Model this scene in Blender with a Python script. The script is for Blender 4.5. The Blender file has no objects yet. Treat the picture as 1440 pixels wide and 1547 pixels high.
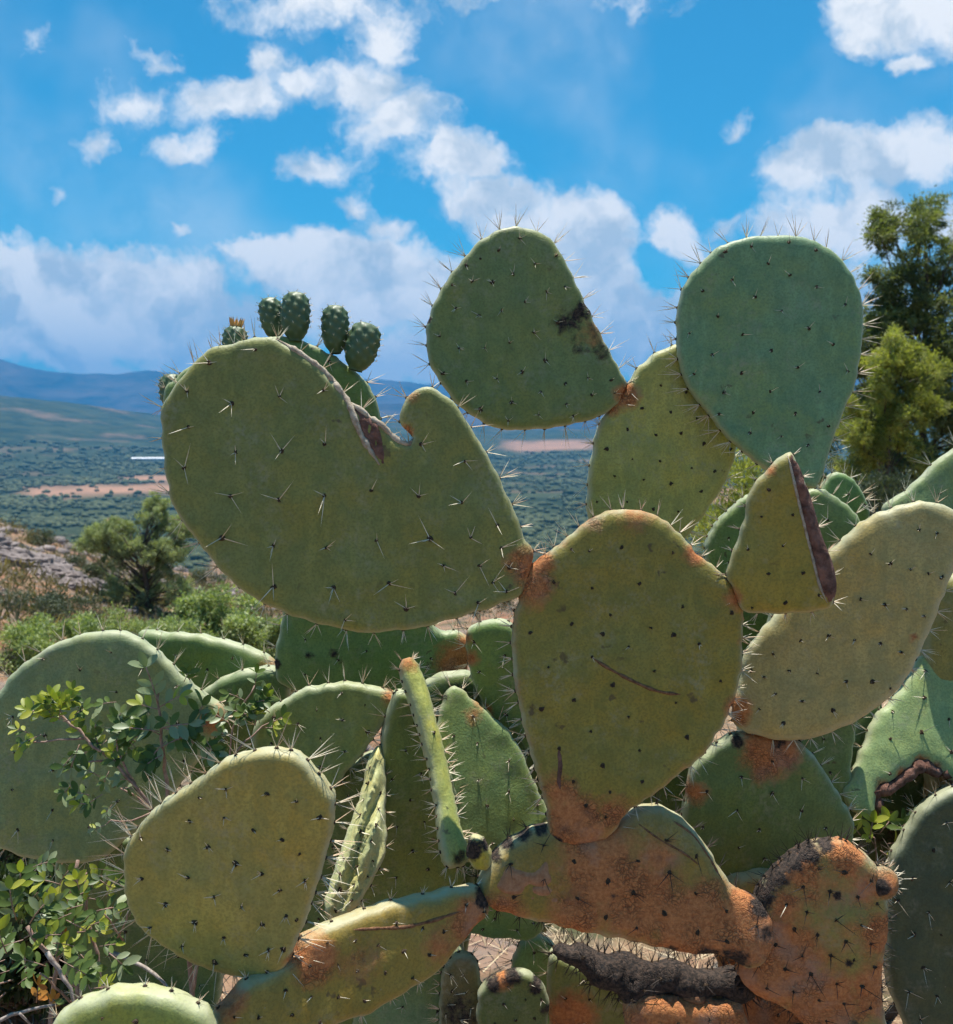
import bpy, math, random
import numpy as np
from mathutils import Vector, Matrix, noise as mnoise
from mathutils.geometry import delaunay_2d_cdt

random.seed(7); rng = np.random.default_rng(7)
scene = bpy.context.scene
col = scene.collection
R = math.radians

# ------------------------------------------------------------------ camera
PW, PH, FPX = 1440.0, 1547.0, 1413.0
PITCH = R(5.5)
CAM = np.array([0.0, 0.0, 1.5])
FWD = np.array([0.0, math.cos(PITCH), -math.sin(PITCH)])
UP = np.array([0.0, math.sin(PITCH), math.cos(PITCH)])
RIGHT = np.array([1.0, 0.0, 0.0])
cd = bpy.data.cameras.new('camera'); cam = bpy.data.objects.new('camera', cd); col.objects.link(cam)
cd.sensor_fit = 'HORIZONTAL'; cd.sensor_width = 36.0; cd.lens = 36.0 * FPX / PW
cd.clip_start = 0.02; cd.clip_end = 60000
cam.location = CAM; cam.rotation_euler = (math.pi / 2 - PITCH, 0, 0)
cd.dof.use_dof = True; cd.dof.focus_distance = 1.2; cd.dof.aperture_fstop = 12.0
scene.camera = cam

# ------------------------------------------------------------------ exposure
vs = scene.view_settings
vs.view_transform = 'Standard'; vs.look = 'None'; vs.gamma = 1.0; vs.use_curve_mapping = False
vs.exposure = 0.7
scene.render.engine = 'CYCLES'
scene.cycles.use_denoising = True
scene.cycles.max_bounces = 5; scene.cycles.diffuse_bounces = 2
scene.cycles.use_adaptive_sampling = True; scene.cycles.adaptive_threshold = 0.03; scene.cycles.volume_bounces = 0
scene.cycles.transparent_max_bounces = 4

# ------------------------------------------------------------------ sun and sky
SUN_EL, SUN_AZ = R(79), R(4)          # behind the cactus, a little to the right
sd = Vector((math.sin(SUN_AZ) * math.cos(SUN_EL), math.cos(SUN_AZ) * math.cos(SUN_EL), math.sin(SUN_EL)))
sl = bpy.data.lights.new('sun', 'SUN'); sl.energy = 5.0; sl.angle = R(0.55); sl.color = (1.0, 0.95, 0.86)
so = bpy.data.objects.new('sun', sl); col.objects.link(so)
so.rotation_euler = sd.to_track_quat('Z', 'Y').to_euler()

SKY_STRENGTH = 0.060
world = bpy.data.worlds.new('World'); scene.world = world; world.use_nodes = True
wt = world.node_tree; wt.nodes.clear()


def nd(tree, typ, ins=None, **props):
    n = tree.nodes.new(typ)
    for k, v in props.items():
        setattr(n, k, v)
    for k, v in (ins or {}).items():
        s = n.inputs[k]
        if hasattr(v, 'is_output') or hasattr(v, 'links'):
            tree.links.new(v, s)
        else:
            s.default_value = v
    return n


def mth(tree, op, a, b=None, clamp=False, c=None):
    n = tree.nodes.new('ShaderNodeMath'); n.operation = op; n.use_clamp = clamp
    for i, v in enumerate((a, b, c)):
        if v is None:
            continue
        if hasattr(v, 'links'):
            tree.links.new(v, n.inputs[i])
        else:
            n.inputs[i].default_value = v
    return n.outputs[0]


def mixc(tree, f, a, b, mode='MIX'):
    n = tree.nodes.new('ShaderNodeMix'); n.data_type = 'RGBA'; n.blend_type = mode
    for s, v in ((n.inputs[0], f), (n.inputs[6], a), (n.inputs[7], b)):
        if hasattr(v, 'links'):
            tree.links.new(v, s)
        elif isinstance(v, tuple):
            s.default_value = v if len(v) == 4 else (*v, 1)
        else:
            s.default_value = v
    return n.outputs[2]


def build_world():
    T = wt
    sky = nd(T, 'ShaderNodeTexSky', sky_type='NISHITA', sun_disc=False, sun_elevation=SUN_EL,
             sun_rotation=SUN_AZ, altitude=300.0, air_density=1.0, dust_density=0.5, ozone_density=2.0)
    tc = nd(T, 'ShaderNodeTexCoord')
    sep = nd(T, 'ShaderNodeSeparateXYZ', {0: tc.outputs['Generated']})
    X, Y, Z = sep.outputs
    ya = mth(T, 'ADD', mth(T, 'ABSOLUTE', Y), 0.08)
    u = mth(T, 'DIVIDE', X, ya); w = mth(T, 'DIVIDE', Z, ya)
    p0 = nd(T, 'ShaderNodeCombineXYZ', {0: u, 1: w, 2: 0.0}).outputs[0]
    # ragged edges: bend the cloud map with turbulence
    n1 = nd(T, 'ShaderNodeTexNoise', {'Vector': p0, 'Scale': 8.5, 'Detail': 5.0, 'Roughness': 0.62})
    off = nd(T, 'ShaderNodeVectorMath', {0: n1.outputs['Color'], 1: (0.5, 0.5, 0.5)}, operation='SUBTRACT').outputs[0]
    off = nd(T, 'ShaderNodeVectorMath', {0: off, 'Scale': 0.105}, operation='SCALE').outputs[0]
    p = nd(T, 'ShaderNodeVectorMath', {0: p0, 1: off}, operation='ADD').outputs[0]
    cp, sp_ = math.cos(PITCH), math.sin(PITCH)

    def uv(px, py):
        x = (px - 720) / FPX; y = -(py - 773.5) / FPX
        d = FWD + x * RIGHT + y * UP
        return d[0] / (abs(d[1]) + 0.08), d[2] / (abs(d[1]) + 0.08)
    S = 1 / (FPX * 1.08)
    # cloud masses: x, y, half width, half height, turn, strength
    blobs = [
        (480, 5, 180, 55, -.1, .72), (575, 45, 70, 62, .2, .78), (800, -5, 330, 48, 0, .52),
        (360, 142, 125, 56, .15, .95), (405, 75, 55, 44, 0, .85), (470, 120, 70, 46, -.3, .8), (560, 125, 95, 52, 0, .95),
        (605, 185, 95, 65, -.4, 1.0), (690, 245, 110, 52, -.3, 1.0), (750, 300, 120, 50, -.2, .95), (480, 245, 90, 45, -.4, .8),
        (200, 150, 75, 52, .2, .7), (155, 205, 50, 32, -.4, .6), (285, 215, 78, 38, 0, .75), (250, 90, 60, 25, -.4, .55),
        (60, 75, 60, 46, -.7, .55), (95, 290, 34, 22, -.4, .5), (295, 363, 36, 24, -.3, .55), (530, 313, 44, 34, 0, .6),
        (570, 350, 60, 25, .2, .7),
        (70, 420, 210, 78, -.15, 1.45), (210, 460, 200, 84, -.25, 1.45), (60, 490, 200, 75, 0, 1.4), (340, 500, 170, 68, -.1, 1.4),
        (130, 545, 260, 34, 0, .95),
        (500, 405, 180, 58, -.05, 1.4), (400, 388, 90, 34, .1, 1.1), (600, 450, 200, 85, 0, 1.4), (660, 540, 240, 60, 0, 1.0),
        (880, 335, 95, 65, .1, 1.1), (900, 430, 170, 110, 0, 1.1), (1015, 360, 80, 75, .2, 1.05), (990, 500, 190, 90, 0, 1.1),
        (810, 340, 120, 55, 0, 1.0), (1090, 430, 90, 110, 0, .9), (1110, 350, 50, 40, 0, .7),
        (1285, 265, 170, 62, .1, 1.1), (1220, 250, 90, 60, .3, 1.0), (1375, 245, 90, 60, .1, 1.05), (1270, 345, 170, 75, -.2, 1.05),
        (1450, 340, 130, 60, 0, .95), (1450, 220, 50, 45, 0, .9), (1300, 500, 300, 120, 0, .9),
        (1350, 30, 140, 70, 0, 1.1), (1290, 10, 80, 48, 0, 1.0), (1360, 95, 45, 36, .4, .95), (1450, 60, 80, 60, 0, 1.0),
        (1100, 193, 32, 24, 0, .6), (720, 610, 900, 40, 0, .75),
        (1700, 300, 200, 90, .1, 1.0), (1640, 560, 320, 90, 0, 1.0), (-160, 320, 160, 70, -.2, 1.0), (-260, 520, 300, 90, 0, 1.0),
        (200, -150, 200, 90, .2, 1.0), (900, -220, 220, 80, -.2, 1.0), (1500, -300, 260, 120, .1, 1.0), (-300, -200, 260, 110, 0, 1.0),
    ]
    dens = None
    for (bx, by, rx, ry, rot, st) in blobs:
        cu, cv = uv(bx, by)
        sx, sy = rx * S * 1.15, ry * S * 1.15
        m = nd(T, 'ShaderNodeVectorMath', {0: p, 1: (1 / sx, 1 / sy, 0), 2: (-cu / sx, -cv / sy, 0)}, operation='MULTIPLY_ADD')
        ln = nd(T, 'ShaderNodeVectorMath', {0: m.outputs[0]}, operation='LENGTH').outputs['Value']
        v = mth(T, 'MULTIPLY_ADD', ln, -st, c=st)
        dens = v if dens is None else mth(T, 'SMOOTH_MAX', dens, v, c=0.25)
    # blue gap between two banks
    for (bx, by, rx, ry) in ((985, 412, 75, 48),):
        cu, cv = uv(bx, by)
        m = nd(T, 'ShaderNodeMapping', {'Vector': p, 'Location': (cu, cv, 0), 'Rotation': (0, 0, .3), 'Scale': (rx * S, ry * S, 1)}, vector_type='TEXTURE')
        ln = nd(T, 'ShaderNodeVectorMath', {0: m.outputs[0]}, operation='LENGTH').outputs['Value']
        dens = mth(T, 'SUBTRACT', dens, mth(T, 'MULTIPLY', mth(T, 'SUBTRACT', 1.0, ln, clamp=True), .9))
    n2 = nd(T, 'ShaderNodeTexNoise', {'Vector': p, 'Scale': 16.0, 'Detail': 7.0, 'Roughness': 0.64})
    n3 = nd(T, 'ShaderNodeTexNoise', {'Vector': tc.outputs['Generated'], 'Scale': 3.2, 'Detail': 4.0, 'Roughness': 0.6})
    f2 = mth(T, 'SUBTRACT', n2.outputs[0], 0.5)
    d2 = mth(T, 'ADD', dens, mth(T, 'MULTIPLY', f2, 1.15))
    alpha = nd(T, 'ShaderNodeMapRange', {0: d2, 1: 0.19, 2: 0.66, 3: 0.0, 4: 0.97}, interpolation_type='SMOOTHSTEP').outputs[0]
    veil = nd(T, 'ShaderNodeMapRange', {0: n3.outputs[0], 1: 0.44, 2: 0.78, 3: 0.0, 4: 0.36}, interpolation_type='SMOOTHSTEP').outputs[0]
    alpha = mth(T, 'MAXIMUM', alpha, veil)
    # body: lit billows against greyer hollows
    pu = nd(T, 'ShaderNodeVectorMath', {0: p, 1: (0.012, 0.030, 0.0)}, operation='ADD').outputs[0]
    n2u = nd(T, 'ShaderNodeTexNoise', {'Vector': pu, 'Scale': 11.0, 'Detail': 4.5, 'Roughness': 0.55})
    n2s = nd(T, 'ShaderNodeTexNoise', {'Vector': p, 'Scale': 11.0, 'Detail': 4.5, 'Roughness': 0.55})
    rel = mth(T, 'SUBTRACT', n2s.outputs[0], n2u.outputs[0])
    thick = nd(T, 'ShaderNodeMapRange', {0: dens, 1: 0.45, 2: 1.0, 3: 0.0, 4: 0.22}).outputs[0]
    low = nd(T, 'ShaderNodeMapRange', {0: w, 1: 0.02, 2: 0.22, 3: 0.05, 4: 0.0}).outputs[0]
    sh = mth(T, 'ADD', mth(T, 'MULTIPLY', rel, 5.0), 0.80)
    sh = mth(T, 'SUBTRACT', sh, thick); sh = mth(T, 'SUBTRACT', sh, low, clamp=True)
    cloud = mixc(T, sh, (5.9, 7.1, 8.3), (10.8, 10.9, 11.0))
    tint = mixc(T, 1.0, sky.outputs[0], (0.27, 1.20, 1.42), 'MULTIPLY')
    colr = mixc(T, alpha, tint, cloud)
    bg = nd(T, 'ShaderNodeBackground', {'Color': colr, 'Strength': SKY_STRENGTH})
    out = nd(T, 'ShaderNodeOutputWorld', {'Surface': bg.outputs[0]})
    world.cycles.sampling_method = 'MANUAL'; world.cycles.sample_map_resolution = 512


build_world()

# ------------------------------------------------------------------ helpers


def ray(px, py):
    return FWD + (px - PW / 2) / FPX * RIGHT - (py - PH / 2) / FPX * UP


def unproj(px, py, d):
    return CAM + d * ray(px, py)


def tag(o, label=None, cat=None, group=None, kind=None):
    if label: o['label'] = label
    if cat: o['category'] = cat
    if group: o['group'] = group
    if kind: o['kind'] = kind
    return o


def empty(name, loc, label, cat, group=None):
    o = bpy.data.objects.new(name, None); col.objects.link(o); o.location = loc; o.empty_display_size = 0.05
    return tag(o, label, cat, group)


def world_loc(o):
    v = Vector(o.location); p = o.parent
    while p:
        v = v + Vector(p.location); p = p.parent
    return v


def link(name, me, parent=None, loc=(0, 0, 0)):
    """object whose mesh is given around loc (world); parents carry translation only"""
    o = bpy.data.objects.new(name, me); col.objects.link(o)
    if parent is not None:
        o.parent = parent; o.location = Vector(loc) - world_loc(parent)
    else:
        o.location = loc
    return o


def mesh_np(name, V, F, mats, fm=None, smooth=False, attrs=None):
    """V (n,3), F list/array of equal-size or mixed faces"""
    me = bpy.data.meshes.new(name)
    V = np.asarray(V, dtype=np.float32)
    if isinstance(F, np.ndarray):
        nf, k = F.shape
        me.vertices.add(len(V)); me.vertices.foreach_set('co', V.ravel())
        me.loops.add(nf * k); me.loops.foreach_set('vertex_index', F.astype(np.int32).ravel())
        me.polygons.add(nf)
        me.polygons.foreach_set('loop_start', np.arange(0, nf * k, k, dtype=np.int32))
        me.update(calc_edges=True)
    else:
        me.from_pydata([tuple(v) for v in V], [], [tuple(f) for f in F]); me.update()
    for m in (mats if isinstance(mats, (list, tuple)) else [mats]):
        me.materials.append(m)
    if fm is not None:
        me.polygons.foreach_set('material_index', np.asarray(fm, dtype=np.int32))
    if smooth:
        me.polygons.foreach_set('use_smooth', np.ones(len(me.polygons), dtype=bool))
    for k, (dom, arr) in (attrs or {}).items():
        a = me.attributes.new(k, 'FLOAT', dom); a.data.foreach_set('value', np.asarray(arr, dtype=np.float32))
    return me


class Acc:
    def __init__(s): s.v = []; s.f = []; s.m = []

    def add(s, V, F, m=0):
        b = len(s.v); s.v.extend(V); s.f.extend([tuple(i + b for i in f) for f in F]); s.m.extend([m] * len(F))

    def tube(s, pts, rad, sides=6, m=0, cap=True):
        pts = [Vector(p) for p in pts]; n = len(pts); b = len(s.v)
        if not hasattr(rad, '__len__'): rad = [rad] * n
        prev = None
        for i, p in enumerate(pts):
            t = (pts[min(i + 1, n - 1)] - pts[max(i - 1, 0)]).normalized()
            a = prev if prev is not None else (Vector((0, 0, 1)) if abs(t.z) < .9 else Vector((1, 0, 0)))
            x = (a - t * a.dot(t)).normalized(); y = t.cross(x); prev = x
            for k in range(sides):
                an = 2 * math.pi * k / sides
                s.v.append(tuple(p + (x * math.cos(an) + y * math.sin(an)) * rad[i]))
        for i in range(n - 1):
            for k in range(sides):
                k2 = (k + 1) % sides
                s.f.append((b + i * sides + k, b + i * sides + k2, b + (i + 1) * sides + k2, b + (i + 1) * sides + k)); s.m.append(m)
        if cap:
            s.f.append(tuple(b + k for k in reversed(range(sides)))); s.m.append(m)
            s.f.append(tuple(b + (n - 1) * sides + k for k in range(sides))); s.m.append(m)

    def spine(s, base, dr, L, r, m=0):
        d = Vector(dr).normalized(); a = Vector((0, 0, 1)) if abs(d.z) < .9 else Vector((1, 0, 0))
        x = d.cross(a).normalized(); y = d.cross(x); B = Vector(base)
        V = [tuple(B + (x * math.cos(t) + y * math.sin(t)) * r) for t in (0, 2.1, 4.2)]
        mid = B + d * L * .55
        V += [tuple(mid + (x * math.cos(t) + y * math.sin(t)) * r * .72) for t in (0, 2.1, 4.2)] + [tuple(B + d * L)]
        s.add(V, [(0, 1, 4, 3), (1, 2, 5, 4), (2, 0, 3, 5), (3, 4, 6), (4, 5, 6), (5, 3, 6)], m)

    def dome(s, c, n, r, h, m=0, sides=6, jit=0.0):
        n = Vector(n).normalized(); a = Vector((0, 0, 1)) if abs(n.z) < .9 else Vector((1, 0, 0))
        x = n.cross(a).normalized(); y = n.cross(x); c = Vector(c); V = []
        for rr, hh in ((1, -.3), (.62, .75)):
            V += [tuple(c + (x * math.cos(2 * math.pi * k / sides) + y * math.sin(2 * math.pi * k / sides)) * r * rr + n * h * hh) for k in range(sides)]
        if jit:
            q = [random.uniform(1 - jit, 1 + jit) for k in range(sides)]
            V = [tuple(c + (Vector(v) - c) * q[i % sides]) for i, v in enumerate(V)]
        V.append(tuple(c + n * h))
        F = [(k, (k + 1) % sides, sides + (k + 1) % sides, sides + k) for k in range(sides)]
        F += [(sides + k, sides + (k + 1) % sides, 2 * sides) for k in range(sides)]
        s.add(V, F, m)

    def mesh(s, name, mats, smooth=False):
        me = bpy.data.meshes.new(name); me.from_pydata(s.v, [], s.f); me.update()
        for m in (mats if isinstance(mats, (list, tuple)) else [mats]): me.materials.append(m)
        me.polygons.foreach_set('material_index', s.m)
        if smooth: me.polygons.foreach_set('use_smooth', [True] * len(s.f))
        return me


def mat(name):
    m = bpy.data.materials.new(name); m.use_nodes = True; t = m.node_tree; t.nodes.clear()
    out = nd(t, 'ShaderNodeOutputMaterial'); b = nd(t, 'ShaderNodeBsdfPrincipled'); t.links.new(b.outputs[0], out.inputs[0])
    return m, t, b, out


def simple_mat(name, c1, c2, scale=20.0, rough=.8, bump=0.0, bscale=None, attr=None, detail=5, dist=.002, spec=.3, coords='Object'):
    m, t, b, out = mat(name)
    tc = nd(t, 'ShaderNodeTexCoord')
    n = nd(t, 'ShaderNodeTexNoise', {'Vector': tc.outputs[coords], 'Scale': scale, 'Detail': detail, 'Roughness': .65})
    f = nd(t, 'ShaderNodeMapRange', {0: n.outputs[0], 1: .3, 2: .7}).outputs[0]
    if attr:
        a = nd(t, 'ShaderNodeAttribute', attribute_name=attr)
        f = mth(t, 'ADD', mth(t, 'MULTIPLY', f, .4), mth(t, 'MULTIPLY', a.outputs['Fac'], .6), clamp=True)
    t.links.new(mixc(t, f, c1, c2), b.inputs['Base Color'])
    b.inputs['Roughness'].default_value = rough; b.inputs['Specular IOR Level'].default_value = spec
    if bump:
        nb = nd(t, 'ShaderNodeTexNoise', {'Vector': tc.outputs[coords], 'Scale': bscale or scale * 3, 'Detail': 6.0, 'Roughness': .7})
        bp = nd(t, 'ShaderNodeBump', {'Strength': bump, 'Distance': dist, 'Height': nb.outputs[0]})
        t.links.new(bp.outputs[0], b.inputs['Normal'])
    return m


def leaf_mat(name, c1, c2, rough=.45, trans=.35, attr='tint', tcol=None, spec=.4):
    m, t, b, out = mat(name)
    if attr:
        f = nd(t, 'ShaderNodeAttribute', attribute_name=attr).outputs['Fac']
    else:
        f = nd(t, 'ShaderNodeObjectInfo').outputs['Random']
    c = mixc(t, f, c1, c2)
    t.links.new(c, b.inputs['Base Color']); b.inputs['Roughness'].default_value = rough
    b.inputs['Specular IOR Level'].default_value = spec
    tr = nd(t, 'ShaderNodeBsdfTranslucent', {'Color': mixc(t, 1.0, c, tcol or (1.5, 1.6, .6, 1), 'MULTIPLY')})
    mx = nd(t, 'ShaderNodeMixShader', {0: trans, 1: b.outputs[0], 2: tr.outputs[0]})
    t.links.new(mx.outputs[0], out.inputs[0])
    return m


# ------------------------------------------------------------------ materials
def pad_material():
    m, t, b, out = mat('cactus_skin')
    tc = nd(t, 'ShaderNodeTexCoord'); oi = nd(t, 'ShaderNodeObjectInfo')
    geo = nd(t, 'ShaderNodeNewGeometry')
    P = geo.outputs['Position']
    at = lambda n: nd(t, 'ShaderNodeAttribute', attribute_name=n).outputs['Fac']
    nz = lambda sc, d=5.0, r=.6, v=P: nd(t, 'ShaderNodeTexNoise', {'Vector': v, 'Scale': sc, 'Detail': d, 'Roughness': r}).outputs[0]
    st = nd(t, 'ShaderNodeMapping', {'Vector': P, 'Scale': (1.0, 1.0, .28)}).outputs[0]
    big = nz(9.0); mid = nz(38.0, 6.0); fine = nz(330.0, 3.0); streak = nz(60.0, 5.0, .65, st)
    mr = lambda v, a, bb, c, d: nd(t, 'ShaderNodeMapRange', {0: v, 1: a, 2: bb, 3: c, 4: d}).outputs[0]
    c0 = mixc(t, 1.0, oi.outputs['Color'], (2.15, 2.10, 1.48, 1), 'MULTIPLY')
    c = mixc(t, mr(big, .42, .60, 0, .75), c0, mixc(t, 1.0, c0, (1.22, 1.0, .62, 1), 'MULTIPLY'))
    c = mixc(t, mr(mid, .44, .62, 0, .70), c, mixc(t, 1.0, c0, (.72, .80, .82, 1), 'MULTIPLY'))
    c = mixc(t, mr(streak, .50, .66, 0, .55), c, mixc(t, 1.0, c0, (1.35, 1.28, 1.15, 1), 'MULTIPLY'))
    c = mixc(t, mr(fine, .44, .62, 0, .55), c, mixc(t, 1.0, c0, (.58, .60, .57, 1), 'MULTIPLY'))
    wob0 = nd(t, 'ShaderNodeVectorMath', {0: P, 1: nd(t, 'ShaderNodeVectorMath', {0: nd(t, 'ShaderNodeTexNoise', {'Vector': P, 'Scale': 90.0, 'Detail': 4.0}).outputs['Color'], 'Scale': .03}, operation='SCALE').outputs[0]}, operation='ADD').outputs[0]
    # small pale corky specks
    vo = nd(t, 'ShaderNodeTexVoronoi', {'Vector': P, 'Scale': 95.0}).outputs['Distance']
    sp = mth(t, 'MULTIPLY', mr(vo, .06, .11, 1, 0), mr(nz(11.0), .55, .65, 0, 1))
    c = mixc(t, mth(t, 'MULTIPLY', sp, .6), c, (.28, .25, .17, 1))
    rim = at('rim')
    dust = mth(t, 'MULTIPLY', mr(nz(17.0, 7.0, .7), .50, .66, 0, 1), mr(nz(150.0, 4.0), .42, .62, 0, 1))
    c = mixc(t, mth(t, 'MULTIPLY', dust, .38), c, (.36, .33, .24, 1))
    scab = mth(t, 'MULTIPLY', mr(nd(t, 'ShaderNodeTexVoronoi', {'Vector': wob0, 'Scale': 26.0}).outputs['Distance'], .10, .16, 1, 0), mr(nz(6.0), .50, .56, 0, 1))
    c = mixc(t, mth(t, 'MULTIPLY', scab, .7), c, (.075, .045, .025, 1))
    c = mixc(t, mth(t, 'MULTIPLY', rim, mr(mid, .3, .7, .4, 1.0)), c, (.47, .475, .32, 1))  # waxy pale edge, lightened further to stand in for sunlit rims
    # cork: orange brown, cracked
    sc = mth(t, 'ADD', at('scar'), mth(t, 'MULTIPLY', mth(t, 'SUBTRACT', nz(55.0, 7.0, .7), .5), 1.1))
    sc = mth(t, 'MULTIPLY', mr(sc, .22, .72, 0, 1), mr(at('scar'), .02, .12, 0, 1))
    wob = nd(t, 'ShaderNodeVectorMath', {0: P, 1: nd(t, 'ShaderNodeVectorMath', {0: nd(t, 'ShaderNodeTexNoise', {'Vector': P, 'Scale': 60.0, 'Detail': 3.0}).outputs['Color'], 'Scale': .02}, operation='SCALE').outputs[0]}, operation='ADD').outputs[0]
    crk = nd(t, 'ShaderNodeTexVoronoi', {'Vector': wob, 'Scale': 190.0}, feature='DISTANCE_TO_EDGE').outputs['Distance']
    cn = nz(230.0, 6.0, .7)
    crack = mth(t, 'MULTIPLY', mr(crk, .0, .16, 1, 0), mr(nz(24.0), .44, .60, 0, 1))
    cork = mixc(t, mr(cn, .36, .64, 0, 1), (.38, .125, .040, 1), (.60, .245, .085, 1))
    cork = mixc(t, mr(nz(19.0), .52, .66, 0, .7), cork, (.38, .225, .15, 1))
    cork = mixc(t, mr(nz(33.0, 6.0), .56, .70, 0, .6), cork, (.19, .080, .045, 1))
    cork = mixc(t, mth(t, 'MULTIPLY', crack, .6), cork, (.040, .020, .013, 1))
    cn = mth(t, 'SUBTRACT', cn, mth(t, 'MULTIPLY', crack, .8))
    c = mixc(t, sc, c, cork)
    bn = mth(t, 'ADD', at('burn'), mth(t, 'MULTIPLY', mth(t, 'SUBTRACT', nz(80.0, 7.0, .7), .5), .9))
    bn = mth(t, 'MULTIPLY', mr(bn, .4, .62, 0, 1), mr(at('burn'), .02, .12, 0, 1))
    ch = mixc(t, mr(nz(210.0, 6.0, .7), .42, .7, 0, 1), (.014, .011, .010, 1), (.105, .070, .052, 1))
    c = mixc(t, bn, c, ch)
    t.links.new(c, b.inputs['Base Color'])
    ro = mth(t, 'ADD', mr(mid, .3, .7, .42, .58), mth(t, 'MULTIPLY', mth(t, 'MAXIMUM', sc, bn), .35), clamp=True)
    t.links.new(ro, b.inputs['Roughness']); b.inputs['Specular IOR Level'].default_value = .38
    rough_h = mth(t, 'ADD', mth(t, 'MULTIPLY', cn, mth(t, 'MAXIMUM', sc, bn)), mth(t, 'MULTIPLY', fine, .28))
    rough_h = mth(t, 'ADD', rough_h, mth(t, 'MULTIPLY', mid, .5))
    bp = nd(t, 'ShaderNodeBump', {'Strength': .75, 'Distance': .0026, 'Height': rough_h})
    t.links.new(bp.outputs[0], b.inputs['Normal'])
    return m


M_PAD = pad_material()
M_SPINE = simple_mat('spine_ivory', (.52, .43, .29), (.82, .76, .60), 130, .5)
M_SPINE_PINK = simple_mat('spine_tan', (.50, .30, .18), (.76, .62, .44), 90, .5)
M_SPINE_DARK = simple_mat('spine_charred', (.02, .018, .018), (.07, .05, .04), 60, .7)
M_AREOLE = simple_mat('areole_felt', (.022, .016, .010), (.10, .065, .04), 500, .95)
M_CORK = simple_mat('dry_cork', (.26, .19, .13), (.62, .54, .42), 120, .9, .9, 260)
M_WOUND = simple_mat('wound_wood', (.055, .024, .018), (.32, .165, .12), 75, .9, 1.0, 150, dist=.004)
M_SLIT = simple_mat('scar_tissue', (.09, .035, .018), (.30, .16, .08), 220, .85, .8, 300)
M_BLISTER = simple_mat('blister_cork', (.30, .13, .06), (.48, .25, .13), 160, .8, .5, 300)
M_FRUIT = None
M_BARK = simple_mat('bark', (.035, .026, .02), (.13, .10, .075), 30, .9, .8, 60, dist=.01)
M_TWIG = simple_mat('twig_bark', (.20, .11, .08), (.42, .30, .24), 120, .7, .4, 300)
M_DRYTWIG = simple_mat('dead_twig', (.16, .12, .10), (.48, .42, .37), 120, .85, .4, 300)

LEAF_G = leaf_mat('leaf_dark', (.055, .098, .026), (.130, .185, .048), .42, .3, None, spec=.3)
LEAF_P = leaf_mat('leaf_pale', (.19, .24, .13), (.28, .33, .19), .4, .25, None, spec=.35)  # pale grey green stands in for sky sheen on the leaves
LEAF_Y = leaf_mat('leaf_young', (.26, .32, .04), (.42, .42, .07), .45, .42, None)
LEAF_O = leaf_mat('leaf_dying', (.42, .16, .03), (.50, .27, .05), .5, .35, None, (1.3, 1.0, .6, 1))

# ------------------------------------------------------------------ terrain
def interp(x, xs, ys):
    return float(np.interp(x, xs, ys))


def fbm(x, y, z=0.0, o=4):
    v = 0; a = 1; s = 0
    for i in range(o):
        v += a * mnoise.noise((x, y, z)); s += a; a *= .5; x *= 2.03; y *= 2.03; z += 7.1
    return v / s


def ground_z(x, y):
    r = math.hypot(x, y); az = math.degrees(math.atan2(x, y))
    # near hillside; a rocky bank stands on one side
    e25 = interp(az, [-180, -60, -32, -27, -21, -14, -5, 40, 180], [0.5, 0.4, -.2, -1.0, -2.2, -3.0, -3.6, -2.6, 0.5])
    zn = interp(r, [0, 2.5, 25], [0, 0, e25])
    if r > 25:
        d = r - 25
        zn = e25 - .10 * d - .30 * max(0, d - 6) - 0.0
    zn += .25 * fbm(x * .25, y * .25) * min(1, r / 8) + .03 * fbm(x * 2.1, y * 2.1, 3) * min(1, r / 2)
    floor_z = -110 + 6 * fbm(x * .0015, y * .0015, 1)
    zv = max(zn, floor_z + max(0, (240 - r)) * .0) if r < 240 else floor_z
    k = min(1, max(0, (r - 150) / 250)); zv = zn * (1 - k) + floor_z * k if 150 < r < 400 else (zn if r <= 150 else floor_z)
    zv = max(zv, floor_z)
    if r > 2000:
        top = interp(az, [-60, -30, -26, -22, -18, -14, -4, 2, 8, 30, 60], [190, 150, 118, 62, 10, -8, -10, -35, -30, 70, 120])
        k = min(1, (r - 2000) / 2600); k = k * k * (3 - 2 * k)
        zv += (top + 110) * k
        zv += 60 * k * fbm(x * .0016 + 5, y * .0016, 9, 5)
        if r > 4800: zv -= (r - 4800) * .05
    return zv


def field_mask(x, y):
    """bare pinkish fields among the groves"""
    r = math.hypot(x, y); az = math.degrees(math.atan2(x, y))
    w = 1.3 * fbm(x * .009, y * .009, 2)
    m = 0
    for (a0, a1, r0, r1) in ((-26.2, -15, 1500, 1790), (-21, -15, 1850, 2080), (1.5, 8, 2900, 3400), (-16, -12, 700, 800), (12, 22, 1300, 1700), (-12, -4, 2300, 2600)):
        da = min(az - a0, a1 - az) / 1.2; dr = min(r - r0, r1 - r) / 90
        m = max(m, min(1, max(0, min(da, dr) + w + .15)))
    return m


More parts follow.
